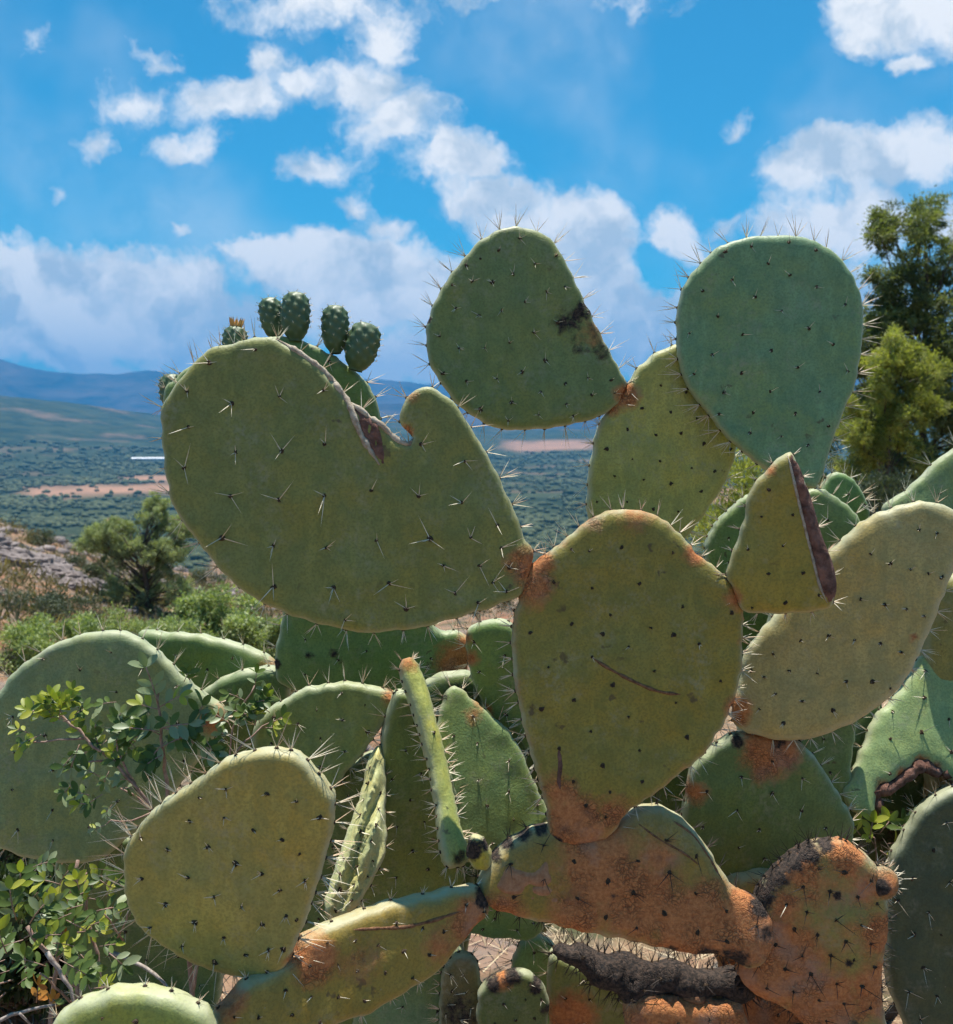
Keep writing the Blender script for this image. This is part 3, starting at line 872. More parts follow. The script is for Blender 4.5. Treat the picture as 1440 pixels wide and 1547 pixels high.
G = Pad(main, '828,1255 840,1270 876,1274 920,1260 939,1235 954,1221 983,1201 1027,1165 1061,1138 1090,1094 1107,1055 1117,1012 1120,963 1122,919 1112,895 1097,871 1075,851 1051,837 1032,812 1007,788 978,773 949,769 915,773 881,790 857,810 832,832 808,846 793,866 784,900 775,939 774,987 779,1036 791,1094 803,1143 815,1187 824,1221',
        1.15, 0, 6, anchor=(880, 1265), T=.017, color=(.126, .108, .028), slen=.5, kind='stub', singles=True, rimgap=24, rimlen=.9, rimcork=.35,
        areoles=zpts('250,225 305,230 403,220 195,325 313,343 457,330 560,235 590,400 740,420 368,425 252,453 345,485 493,465 563,487 640,515 424,523 125,480 180,585 90,605 503,597 313,555 375,640 258,687 157,713 707,628 570,695 425,738 310,783 718,745 605,800 457,840 345,885 257,937 367,968 465,935 295,1010 435,1003 213,835 590,905 355,1045 325,1115', 2.057, 740, 720),
        scars=[(870, 1240, 55, 1.15), (845, 1190, 35, .8), (920, 1225, 40, .8), (805, 885, 38, .95), (815, 850, 30, .9), (1108, 905, 22, .8), (1108, 1065, 24, .8), (895, 785, 30, .5), (960, 778, 40, .55), (1045, 838, 22, .9)],
        burns=[(838, 1268, 16, .9), (880, 1276, 18, .7)], label='central olive pad with a corky brown foot')
G.ridge(parse('893,991 920,1008 955,1026 990,1040 1028,1046'), .0022, M_SLIT, lift=-.0004, label='long brown scar line')
G.ridge(parse('842,1125 845,1150 843,1175 846,1192'), .0026, M_WOUND, lift=-.0008)
A = Pad(main, '805,832 795,816 774,762 747,707 720,662 691,616 662,591 637,585 620,595 607,616 604,637 614,649 623,662 618,672 603,668 587,651 572,639 553,626 530,607 507,580 487,557 453,532 420,513 395,511 362,518 316,530 287,557 262,587 245,616 246,670 251,707 262,762 282,795 318,841 362,887 416,920 470,939 524,951 574,955 637,947 699,932 757,912 787,897 799,870',
        1.15, 4, 5, anchor=(800, 860), T=.0145, color=OLIVE, slen=1.2, singles=True, rimgap=42, rimlen=1.0,
        areoles=zpts('405,265 240,315 160,415 320,460 490,435 650,410 165,545 335,635 500,630 655,605 150,690 315,790 490,805 655,790 820,770 990,790 1000,605 1155,665 1145,815 1270,895 285,940 470,970 660,975 840,950 1030,945 1175,940 1285,975 1080,1040 1208,1040 1315,1047 470,1115 685,1120 885,1105 1120,1140 1255,1100 1305,1135 945,1195 1205,1175 725,1235 515,1215 1050,1240 290,1060 135,835', 2.4, 220, 420),
        scars=[(800, 855, 38, 1.0), (775, 850, 26, .7), (612, 655, 16, .9), (625, 600, 14, .6)], label='large notched pad with a torn corky split in its top edge')
A.patch(parse('533,612 552,626 572,641 580,668 584,702 575,701 561,681 546,655'), M_WOUND, 'wound', .0015, 'dark brown split', .004)
A.ridge(parse('418,514 455,536 490,562 512,588 528,612 545,655 562,684 574,703'), .0038, M_CORK, 'callus', 0.0, 'pale corky lip along the split')
A.ridge(parse('530,610 553,628 575,643 592,660 606,670 620,672 625,662'), .0036, M_CORK, 'callus', .001)
E = Pad(main, '1097,868 1107,832 1124,783 1133,739 1161,708 1187,683 1194,683 1205,705 1222,750 1238,805 1255,850 1261,885 1254,915 1226,924 1177,926 1129,924 1117,914 1109,890',
        1.14, -14, 0, anchor=(1105, 890), T=.014, color=(.15, .125, .032), sp=50, slen=.45, kind='stub', singles=True, rimgap=36, rimlen=.6,
        scars=[(1105, 900, 20, .8), (1165, 710, 12, .7)], label='triangular pad cut off along one side')
E.patch(parse('1189,690 1194,684 1206,705 1223,750 1239,805 1256,850 1262,885 1255,914 1247,903 1236,880 1224,832 1212,785 1200,735'), M_WOUND, 'cut_face', .004, 'dried brown cut face', .003)
E.ridge(parse('1189,688 1200,735 1212,785 1224,832 1236,880 1248,908'), .0016, M_CORK, 'callus', .0005)
M_ = Pad(main, '732,1373 720,1338 695,1340 623,1354 575,1364 526,1382 486,1400 454,1415 444,1440 410,1460 373,1480 349,1503 323,1534 318,1575 370,1620 430,1600 502,1546 563,1522 623,1486 663,1458 704,1408',
         1.13, 30, 9, anchor=(715, 1355), T=.018, color=(.150, .112, .032), sp=40, slen=.4, kind='stub', rimgap=46, rimlen=.5,
         scars=[(700, 1385, 42, 1.1), (655, 1420, 36, .7), (470, 1445, 40, 1.0), (345, 1510, 26, .9), (540, 1445, 40, .55)],
         burns=[(722, 1350, 24, .9)])
M_.ridge(parse('524,1398 560,1396 600,1394 645,1384 690,1370'), .0022, M_SLIT, lift=-.0004)
N = Pad(main, '442,1442 422,1462 389,1472 353,1468 301,1450 248,1422 216,1397 200,1369 192,1341 190,1309 196,1273 214,1243 227,1230 259,1202 296,1178 332,1152 365,1138 405,1130 440,1133 451,1139 471,1155 488,1176 503,1199 507,1223 504,1253 494,1287 484,1324 471,1364 457,1401',
        1.005, -3, -4, anchor=(445, 1440), T=.0145, color=(.182, .154, .060), slen=.48, singles=True, rimgap=27, rimlen=1.44,
        areoles=zpts('415,10 570,25 680,48 408,115 282,130 320,40 200,235 350,222 520,157 628,190 765,110 105,340 280,330 455,280 690,243 552,317 378,397 195,432 307,493 477,437 617,382 710,347 637,480 550,508 410,553 255,587 135,523 375,648 490,622 577,600 628,603 568,685 677,495 100,190 45,285 50,425 755,352', 2.483, 180, 1180),
        scars=[(445, 1445, 20, .7)], label='smooth ochre olive pad with dark dots')
# upper pads
H = Pad(main, '1104,1110 1072,1132 1047,1154 1035,1202 1030,1260 1045,1320 1090,1365 1170,1375 1240,1340 1280,1285 1287,1240 1274,1211 1252,1176 1227,1139 1201,1117 1150,1108', 1.30, 4, -4,
        T=.016, color=DARKG, sp=56, slen=.6, rimgap=26, rimlen=.9, scars=[(1160, 1125, 55, 1.1), (1145, 1160, 24, .7), (1045, 1190, 24, .8)], burns=[(1110, 1115, 14, .8), (1170, 1118, 20, .6)])
H2 = Pad(main, '1080,1330 1240,1330 1250,1480 1230,1700 1120,1700 1090,1500', 1.32, 0, 0, T=.03, color=OLIVE2, sp=60, slen=.6, rim=False, scars=[(1160, 1500, 200, .8)], grid=.02)
Fp = Pad(main, '1106,1088 1110,1050 1117,1020 1124,985 1153,948 1200,895 1245,838 1275,811 1314,780 1362,762 1406,758 1440,769 1453,800 1446,845 1430,885 1416,924 1391,982 1362,1031 1314,1075 1265,1102 1216,1116 1168,1116 1130,1106',
         1.27, -12, 6, anchor=(1160, 1110), T=.017, color=(.205, .168, .088), slen=.42, kind='ivory', singles=True, rimgap=30, rimlen=.9, rimw=1.8,
         areoles=zpts('1175,240 1325,165 1380,175 1235,268 1297,287 1353,300 1395,310 1145,378 1218,395 1285,407 1340,430 1047,490 960,505 1127,502 1208,515 1270,540 877,547 925,597 1012,605 1100,630 1183,632 1237,652 810,597 965,690 885,667 1060,720 907,757 850,618 835,715 1150,735', 2.057, 740, 720),
         scars=[(1112, 1070, 28, 1.0), (1375, 962, 8, .9)], label='broad tan olive pad with a pale lit rim')
C = Pad(main, '946,581 958,562 978,543 1002,527 1030,520 1070,540 1105,600 1113,650 1108,690 1096,723 1075,758 1050,793 1010,840 960,870 915,850 893,800 887,768 889,717 898,664 908,633',
        1.40, 6, 0, T=.015, color=(.19, .185, .068), sp=42, slen=.5, kind='stub', singles=True, rimgap=32, rimlen=1.0, scars=[(942, 598, 26, 1.0), (925, 620, 14, .8)])
C2 = Pad(main, '930,840 1030,840 1060,960 1050,1120 1080,1330 1010,1330 940,1120 910,950', 1.42, 0, 0, T=.02, color=DARKG, sp=60, slen=.6, rim=False, grid=.02)
B = Pad(main, '946,580 938,564 926,543 915,522 898,491 877,446 860,408 842,376 825,357 804,347 780,343 755,347 728,362 703,387 679,418 658,456 646,487 644,515 650,550 662,574 682,602 707,623 731,640 766,649 807,648 846,645 884,637 912,626 932,609',
        1.38, 6, 4, anchor=(940, 592), T=.0145, color=(.092, .115, .052), slen=.52, singles=True, rimgap=30, rimlen=1.19,
        areoles=zpts('470,185 380,235 300,270 440,340 535,295 240,300 265,370 350,375 625,260 665,390 585,415 180,385 490,460 390,495 295,515 195,485 115,470 530,590 425,635 320,655 210,655 125,605 635,545 580,710 480,760 370,790 240,800 140,765 665,810 560,845 435,890 300,920 765,785 780,860 668,900 550,945 420,970 865,795 700,950 880,850 205,880', 2.88, 620, 300),
        scars=[(938, 595, 18, .9), (895, 505, 40, .42)], burns=[(855, 488, 36, .62), (880, 470, 28, .64), (900, 500, 34, .5), (905, 530, 34, .52), (870, 525, 30, .46), (648, 485, 8, .8), (875, 530, 16, .6), (845, 495, 16, .6)],
        label='rounded pad with a dark brown scab by its edge')
Y4b = Pad(main, '1190,760 1215,740 1239,738 1258,748 1278,762 1300,790 1305,840 1290,900 1240,930 1190,900 1175,830', 1.42, -5, 3, T=.015, color=GREEN, sp=46, slen=.9, rimgap=20, rimlen=1.1)
D = Pad(main, '1232,737 1217,737 1186,720 1155,708 1127,686 1093,655 1062,618 1040,587 1026,550 1021,512 1021,487 1025,457 1037,425 1059,398 1087,374 1121,361 1155,357 1189,356 1223,363 1254,379 1276,401 1293,432 1302,469 1301,512 1296,550 1289,584 1273,621 1258,664 1245,705 1238,728',
        1.36, -4, 4, anchor=(1228, 735), T=.0145, color=(.084, .146, .102), slen=.62, singles=True, rimgap=25, rimlen=1.25,
        areoles=zpts('425,180 300,205 605,160 735,200 505,265 610,320 330,345 190,395 440,425 740,375 870,280 880,460 570,490 265,515 700,575 127,598 383,605 820,655 520,685 238,703 648,765 378,790 150,795 893,780 295,885 515,880 755,880 155,893 897,928 435,980 637,985 272,987 420,1078 568,1095 795,1047 698,1138 318,1085 785,1203', 3.2227, 1000, 320),
        label='grey green egg shaped pad standing against the sky')
D2 = Pad(main, '1180,890 1300,880 1310,1000 1290,1100 1260,1330 1190,1330 1180,1100 1160,1000', 1.43, 0, 0, T=.02, color=DARKG, sp=60, slen=.6, rim=False, grid=.02)
# pad behind the notched one, with fruit
A2 = Pad(main, '420,508 453,514 487,528 520,549 549,571 566,600 575,632 573,680 545,730 480,760 400,740 330,690 268,640 246,600 262,575 300,545 345,522 385,510', 1.215, 10, 0, T=.013, color=(.082, .125, .048),
         sp=56, slen=.7, rimgap=30, rimlen=1.0)
A3 = Pad(main, '520,740 600,730 660,800 760,850 800,850 805,880 700,900 580,860', 1.205, 0, 0, T=.02, color=OLIVE, areoles=[], rim=False, grid=.02)


def fruit_material():
    m, t, b, out = mat('fruit_skin')
    a = nd(t, 'ShaderNodeAttribute', attribute_name='tuber').outputs['Fac']; P = nd(t, 'ShaderNodeNewGeometry').outputs['Position']
    n = nd(t, 'ShaderNodeTexNoise', {'Vector': P, 'Scale': 70.0, 'Detail': 5.0}).outputs[0]
    c = mixc(t, n, (.045, .085, .036, 1), (.085, .13, .05, 1))
    t.links.new(mixc(t, mth(t, 'MULTIPLY', a, .75), c, (.24, .30, .17, 1)), b.inputs['Base Color']); b.inputs['Roughness'].default_value = .5
    return m


M_FRUIT = fruit_material()


def fruit(pad, px0, py0, px1, py1, wpx, depth, flower=False):
    """barrel berry from its foot to its crown, knobbly with tufts"""
    a = Vector(unproj(px0, py0, depth)); b_ = Vector(unproj(px1, py1, depth)); ax = (b_ - a); L = ax.length; ax.normalize()
    x = ax.cross(Vector((0, 1, 0))).normalized(); y = ax.cross(x); W = wpx / 2 * depth / FPX
    nu, nv = 40, 34; V = []; tub = []; knobs = []
    for k in range(62):
        hh = (k + .5) / 62; knobs.append((hh, (k * 2.39996) % (2 * math.pi)))
    for j in range(nv):
        t = j / (nv - 1)
        prof = (1 - abs(2 * (.09 + .91 * t) - 1.04) ** 2.5) ** .5 if .09 + .91 * t < 1 else 0
        prof = (1 - min(1, abs((t - .54) / .54)) ** 2.4) ** .5 if t < .54 else (1 - min(1, (t - .54) / .46) ** 3.2) ** .5
        prof = max(prof, .42 if t < .3 else 0)
        for i in range(nu):
            an = 2 * math.pi * i / nu; kn = 0
            for (kh, ka) in knobs:
                da = (an - ka + math.pi) % (2 * math.pi) - math.pi
                d2 = ((t - kh) * L / W) ** 2 + (da * max(prof, .3)) ** 2
                kn = max(kn, 1 - math.sqrt(d2) / .26)
            kn = max(0, kn)
            r = W * prof * (.93 + .17 * kn ** 1.3 * (.5 + .7 * t)); z = L * t - (W * .12 * max(0, 1 - prof / .5) if t > .9 else 0)
            V.append(tuple(a + ax * z + (x * math.cos(an) + y * math.sin(an)) * r)); tub.append(kn ** 2 * min(1, .25 + t))
    F = [(j * nu + i, j * nu + (i + 1) % nu, (j + 1) * nu + (i + 1) % nu, (j + 1) * nu + i) for j in range(nv - 1) for i in range(nu)]
    o = link('fruit', mesh_np('fruit', V, np.array(F, dtype=np.int32)[:, ::-1], M_FRUIT, smooth=True, attrs={'tuber': ('POINT', tub)}), pad.ob, (0, 0, 0))
    ac = Acc()
    for kh, ka in knobs:
        if kh < .25: continue
        pr = (1 - abs((kh - .54) / .54) ** 2.4) ** .5 if kh < .54 else (1 - min(1, (kh - .54) / .46) ** 3.2) ** .5
        dr = x * math.cos(ka) + y * math.sin(ka); p = a + ax * L * kh + dr * W * pr * 1.07
        for q in range(3):
            ac.spine(p, dr + ax * random.uniform(.1, .9) + x * random.gauss(0, .4) + y * random.gauss(0, .4), .0045, .0003, 0)
    o2 = link('fruit_spines', ac.mesh('fruit_spines', [M_SPINE]), pad.ob, (0, 0, 0)); o2['kind'] = 'stuff'
    if flower:
        ac = Acc()
        for q in range(14):
            th = q * 2.4; p = a + ax * L * .97
            ac.spine(p + (x * math.cos(th) + y * math.sin(th)) * W * .35, ax + (x * math.cos(th) + y * math.sin(th)) * .35, .013, .002, 0)
        link('withered_flower', ac.mesh('withered_flower', [simple_mat('petal', (.55, .22, .05), (.7, .42, .14), 80, .7)]), pad.ob, (0, 0, 0))


fruit(A2, 418, 513, 405, 449, 38, 1.225)
fruit(A2, 446, 516, 447, 440, 45, 1.20)
fruit(A2, 507, 534, 506, 460, 43, 1.21)
fruit(A2, 537, 560, 557, 487, 51, 1.205)
fruit(A2, 352, 545, 357, 492, 38, 1.225, True)
fruit(A2, 262, 620, 258, 564, 38, 1.215)

# charred arm under the trunk pad, seen along its upper edge
L_ = Pad(main, '944,1508 985,1500 1050,1508 1108,1506 1128,1540 1150,1600 1120,1700 1040,1720 975,1690 950,1600', 1.21, 0, 0, T=.022, color=(.16, .085, .035), sp=44, slen=.6, kind='dark', rim=False, scars=[(1030, 1560, 130, 1.2)])
K = Pad(main, '833,1440 846,1424 862,1430 880,1424 913,1440 945,1438 985,1454 1020,1450 1060,1464 1118,1462 1150,1490 1118,1516 1080,1504 1050,1512 1010,1500 985,1510 950,1522 930,1500 900,1490 877,1466', 1.215, 0, 20, wrinkle=.02, grid=.006, T=.020, color=(.05, .04, .035), sp=26, slen=.85, kind='dark', rimgap=12, rimlen=.85,
        burns=[(880, 1450, 80, 1.3), (960, 1475, 90, 1.3), (1060, 1485, 100, 1.3)], label='charred black arm with bristling spines')
K.ridge(parse('945,1514 985,1504 1045,1507 1112,1511'), .006, M_SLIT, 'edge_ridge', -.002)
stub = Pad(main, '1318,1312 1335,1306 1350,1318 1352,1342 1338,1356 1318,1352 1308,1332', 1.155, 10, 10, T=.015, color=(.05, .05, .02), areoles=[], rimgap=9, rimlen=.5, scars=[(1330, 1330, 30, .8)], burns=[(1320, 1335, 18, .9)], kind='ivory')
bud = Pad(main, '704,1290 708,1268 722,1262 738,1276 744,1296 736,1312 718,1312', 1.14, 0, 0, T=.012, color=(.20, .17, .03), areoles=[], rim=False, burns=[(712, 1280, 22, 1.0), (735, 1272, 12, .9)], name='shrivelled_bud', label='shrivelled black and yellow bud')

# ---- plant 2: crowded pads behind and beside
left = empty('prickly_pear_cactus', (-.18, 1.5, 0), 'crowded prickly pear with a withered wrinkled pad and a long edge-on pad', 'cactus')
Tr = Pad(left, '560,1440 620,1400 700,1430 690,1560 700,1800 690,2120 540,2120 550,1700 530,1560', 1.46, 0, 0, T=.035, color=TEAL, sp=50, slen=.5, rimgap=40, name='trunk', grid=.02)
Q = Pad(left, '424,945 440,900 520,870 620,890 660,948 690,952 706,966 708,1000 696,1036 650,1060 560,1066 480,1050 425,1032 415,1000', 1.56, 4, 0, T=.018, color=(.070, .118, .052), sp=54, slen=.6, rimgap=28, rimlen=1.1,
        scars=[(690, 1000, 40, 1.0), (700, 975, 24, .9), (650, 1040, 26, .6)], burns=[(470, 985, 12, .7), (505, 982, 14, .7), (420, 1000, 12, .8), (690, 1040, 24, .8)])
W = Pad(left, '706,950 733,938 756,935 774,945 800,980 810,1060 800,1140 783,1108 760,1096 736,1070 716,1034 705,990', 1.44, -6, 0, T=.016, color=(.085, .140, .060), sp=44, slen=.75, rimgap=24, rimlen=1.1, scars=[(712, 990, 16, .9), (735, 1070, 14, .9), (705, 960, 14, .7)])
V_ = Pad(left, '669,1052 693,1038 716,1058 743,1081 767,1102 787,1132 798,1162 814,1196 828,1233 805,1262 743,1290 700,1300 670,1250 655,1150', 1.40, 8, 16, T=.015, color=(.092, .135, .068), sp=46, slen=.85, rimgap=22, rimlen=1.15,
         scars=[(712, 1080, 20, .55), (722, 1062, 14, .6)], burns=[(672, 1052, 14, .6)])
Tp = Pad(left, '600,1045 640,1060 660,1120 690,1200 700,1300 690,1345 620,1480 560,1470 540,1340 570,1250 573,1150 580,1090', 1.36, 18, -4, T=.016, color=(.070, .105, .042), sp=46, slen=.55, rimgap=34)
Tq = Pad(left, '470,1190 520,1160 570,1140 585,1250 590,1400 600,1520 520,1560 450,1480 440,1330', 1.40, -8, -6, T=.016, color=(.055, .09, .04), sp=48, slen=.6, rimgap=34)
Rp = Pad(left, '597,1046 555,1034 521,1030 488,1033 454,1041 424,1058 397,1078 382,1110 390,1160 430,1200 480,1205 505,1192 525,1166 555,1129 578,1095 595,1068', 1.34, 6, 4, anchor=(590, 1060), T=.0165, color=(.098, .130, .058), sp=40, slen=.75,
         singles=True, rimgap=26, rimlen=1.1, rimw=1.4, rimcork=.0, scars=[(590, 1050, 22, .6)])
S_ = Pad(left, '603,1012 607,998 616,994 628,1003 641,1030 652,1068 663,1110 674,1152 685,1205 697,1256 707,1292 700,1308 682,1312 668,1300 658,1225 645,1155 630,1096 612,1045', 1.25, 22, 34, wrinkle=.008, grid=.006, T=.017, color=(.165, .185, .072), sp=34, slen=.38, kind='stub',
         rimgap=17, rimlen=.8, scars=[(612, 1005, 22, .7)], burns=[(672, 1225, 8, .6), (690, 1300, 20, .6)], label='long pad seen edge-on, lit yellow green')
U_ = Pad(left, '575,1126 582,1149 584,1186 583,1236 582,1287 568,1320 551,1354 531,1377 498,1389 489,1371 498,1337 511,1297 525,1253 541,1209 551,1169 562,1137', 1.28, 0, 30, T=.012, color=(.26, .27, .19), sp=24, slen=.65, rimgap=26, rimlen=.6, wrinkle=.034,
         grid=.0036, label='withered pale pad with deep wrinkles')
Hub = Pad(left, '640,1030 720,1020 730,1100 720,1300 700,1450 620,1450 610,1300 640,1120', 1.50, 0, 0, T=.02, color=(.05, .08, .035), sp=46, slen=.6, rim=False, burns=[(690, 1050, 30, .8)], grid=.02)
Hub2 = Pad(left, '690,1040 760,1080 830,1130 850,1260 830,1400 740,1400 690,1300 680,1150', 1.54, 0, 0, T=.018, color=(.055, .09, .04), sp=44, slen=.6, rimgap=26)
# low pads in the gap
Z2 = Pad(left, '690,1360 740,1350 800,1365 822,1390 815,1408 795,1416 770,1412 745,1414 722,1408 700,1400', 1.40, 0, -10, T=.013, color=(.075, .13, .062), sp=30, slen=.6, rimgap=16, rimlen=.9)
Z5 = Pad(left, '785,1425 812,1410 840,1430 860,1500 880,1600 850,1680 790,1660 770,1560 768,1480', 1.50, 0, 10, T=.016, color=(.10, .17, .085), sp=36, slen=.7, rimgap=24)
Z5b = Pad(left, '830,1440 870,1450 960,1480 960,1560 950,1680 850,1690 830,1560', 1.42, 0, 0, T=.02, color=(.10, .115, .045), sp=40, slen=.6, rimgap=30, scars=[(860, 1520, 50, 1.0)])
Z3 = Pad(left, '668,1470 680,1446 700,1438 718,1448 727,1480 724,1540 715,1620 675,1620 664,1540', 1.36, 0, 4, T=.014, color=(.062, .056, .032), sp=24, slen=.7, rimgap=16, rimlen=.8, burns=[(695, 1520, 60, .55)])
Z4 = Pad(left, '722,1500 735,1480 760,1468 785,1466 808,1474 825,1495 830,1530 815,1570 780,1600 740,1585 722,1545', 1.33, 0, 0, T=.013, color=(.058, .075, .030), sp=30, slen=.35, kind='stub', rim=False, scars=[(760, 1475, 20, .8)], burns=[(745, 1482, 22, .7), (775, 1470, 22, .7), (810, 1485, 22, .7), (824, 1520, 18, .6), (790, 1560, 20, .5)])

# ---- plant 3: broad pads at the left
low = empty('prickly_pear_cactus', (-.62, 1.55, 0), 'low prickly pear with grey green pads behind the shrub twigs', 'cactus')
O_ = Pad(low, '0,1046 24,1013 61,985 101,965 142,955 182,953 215,965 243,987 276,1017 304,1042 340,1070 337,1092 312,1131 284,1171 243,1220 195,1264 162,1293 122,1301 61,1297 20,1285 0,1277 -45,1235 -62,1150 -38,1085', 1.46, 5, 4, T=.0175, color=(.110, .142, .088), sp=56, slen=.85,
         singles=True, rimgap=30, rimlen=1.25, rimw=1.5, scars=[(325, 1085, 26, .9)])
P_ = Pad(low, '212,960 251,955 292,957 332,964 373,976 413,996 417,1025 400,1060 340,1085 270,1060', 1.62, -6, 4, T=.018, color=(.080, .118, .050), sp=44, slen=.6, rimgap=34, rimlen=.9, rimw=1.5, scars=[(410, 1010, 20, .8)])
P2_ = Pad(low, '300,1050 420,1010 440,1120 430,1300 400,1380 300,1380 290,1180', 1.60, 0, -4, T=.02, color=DARKG, sp=50, slen=.6, rimgap=40, grid=.02)
O2 = Pad(low, '90,1275 200,1260 300,1230 350,1300 340,1460 300,1620 180,1640 110,1500', 1.56, 4, -8, T=.02, color=(.052, .085, .042), sp=50, slen=.7, rimgap=36, grid=.02)
O3 = Pad(low, '120,1560 320,1560 330,1800 330,2040 180,2040 150,1800', 1.56, 0, 0, T=.04, color=OLIVE2, areoles=[], rim=False, name='trunk', grid=.03, scars=[(240, 1800, 250, .9)])
front = empty('prickly_pear_cactus', (-.42, 1.08, 0), 'short prickly pear pad with lime lit rim crossed by twig shadows', 'cactus')
Z1 = Pad(front, '70,1575 81,1544 101,1522 134,1503 174,1493 219,1490 259,1497 300,1514 320,1530 326,1570 310,1660 240,1720 150,1715 90,1660', 0.93, 3, 4, T=.0165, color=(.150, .175, .055), sp=44, slen=.35, kind='stub', rimgap=44, rimlen=.5, rimw=1.8)
Z1b = Pad(front, '150,1690 260,1690 290,2000 320,2560 130,2780 140,2000', 0.93, 0, 0, T=.04, color=OLIVE2, areoles=[], rim=False, name='trunk', grid=.03, scars=[(220, 2100, 500, .9)])

# ---- plant 4: pads entering at the right
right = empty('prickly_pear_cactus', (.85, 1.45, 0), 'prickly pear of sunlit pads, the foremost bitten hollow along its lower edge', 'cactus')
Y1 = Pad(right, '1440,934 1421,941 1395,980 1372,1021 1343,1060 1318,1087 1302,1129 1283,1173 1271,1195 1280,1217 1302,1233 1319,1236 1323,1192 1340,1183 1362,1167 1387,1150 1409,1158 1440,1182 1520,1200 1590,1110 1570,1000 1510,940', 1.42, -4, 23, anchor=(1300, 1225), T=.017,
         color=(.135, .185, .105), sp=48, slen=.9, rimgap=34, rimlen=.9, scars=[(1330, 1190, 16, .8), (1360, 1170, 14, .8), (1388, 1152, 14, .8), (1410, 1160, 14, .7)], burns=[(1432, 1027, 8, .8)], label='pale sunlit pad with a hollow eaten from its lower edge')
Y1.ridge(parse('1321,1232 1323,1196 1342,1184 1364,1168 1387,1152 1409,1160 1440,1184'), .010, M_WOUND, 'wound', -.006)
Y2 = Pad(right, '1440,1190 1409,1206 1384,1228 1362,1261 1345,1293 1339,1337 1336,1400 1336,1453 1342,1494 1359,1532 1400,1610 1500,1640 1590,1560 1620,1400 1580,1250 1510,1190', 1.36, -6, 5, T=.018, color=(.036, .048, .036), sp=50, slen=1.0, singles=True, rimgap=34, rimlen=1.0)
Y2b = Pad(right, '1372,1240 1400,1205 1440,1180 1500,1165 1560,1200 1560,1260 1450,1260', 1.44, -4, 20, T=.016, color=(.14, .20, .12), sp=40, slen=.8, rimgap=26)
Y3 = Pad(right, '1335,775 1372,736 1403,708 1440,677 1510,655 1570,720 1560,820 1480,880 1400,850', 1.50, -4, 10, T=.016, color=(.105, .148, .085), sp=56, slen=1.1, rimgap=50, rimlen=1.3)
Y7 = Pad(right, '1225,1090 1250,1060 1300,1040 1330,1060 1330,1120 1300,1190 1250,1200 1222,1150', 1.50, 0, 0, T=.015, color=TEAL, sp=44, slen=.7, rimgap=24)
Y8 = Pad(right, '1400,880 1440,840 1500,830 1540,900 1500,960 1420,950', 1.48, 0, 0, T=.015, color=(.10, .09, .035), sp=40, slen=.6, rimgap=24, scars=[(1435, 880, 16, 1.0)])
Y9 = Pad(right, '1395,900 1480,880 1520,1000 1500,1200 1480,1500 1480,2090 1400,2090 1390,1500 1400,1200', 1.52, 0, 0, T=.03, color=OLIVE2, areoles=[], rim=False, name='trunk', grid=.03, scars=[(1440, 1500, 400, .8)])
Y10 = Pad(right, '1262,1120 1330,1070 1420,1150 1430,1330 1400,1420 1330,1420 1280,1330', 1.56, 0, 0, T=.017, color=(.05, .075, .035), sp=36, slen=.8, rimgap=20, burns=[(1330, 1250, 60, .5)])  # dark backing pad added so the gap reads dark
back = empty('prickly_pear_cactus', (.66, 1.75, 0), 'prickly pear with small bristly dark green pads below the conifers', 'cactus')
Y4a = Pad(back, '1236,745 1248,722 1264,714 1285,722 1302,745 1312,780 1300,830 1250,840 1230,790', 1.62, 0, 3, T=.013, color=(.075, .135, .060), sp=34, slen=.8, rimgap=14, rimlen=1.0)
Y5 = Pad(back, '1064,840 1074,800 1102,769 1135,747 1185,760 1200,840 1150,900 1090,890', 1.60, 0, 3, T=.015, color=(.085, .13, .06), sp=42, slen=.8, rimgap=16, rimlen=1.1)
Y6 = Pad(back, '1105,880 1180,880 1280,840 1290,960 1250,1040 1180,1080 1125,1060 1100,960', 1.58, 0, 0, T=.018, color=(.070, .105, .045), sp=48, slen=.8, rimgap=24)
Y6b = Pad(back, '1130,1040 1270,1020 1290,1200 1280,1500 1260,1990 1160,1990 1150,1500 1120,1200', 1.64, 0, 0, T=.03, color=DARKG, sp=60, slen=.6, rim=False, name='trunk', grid=.03)
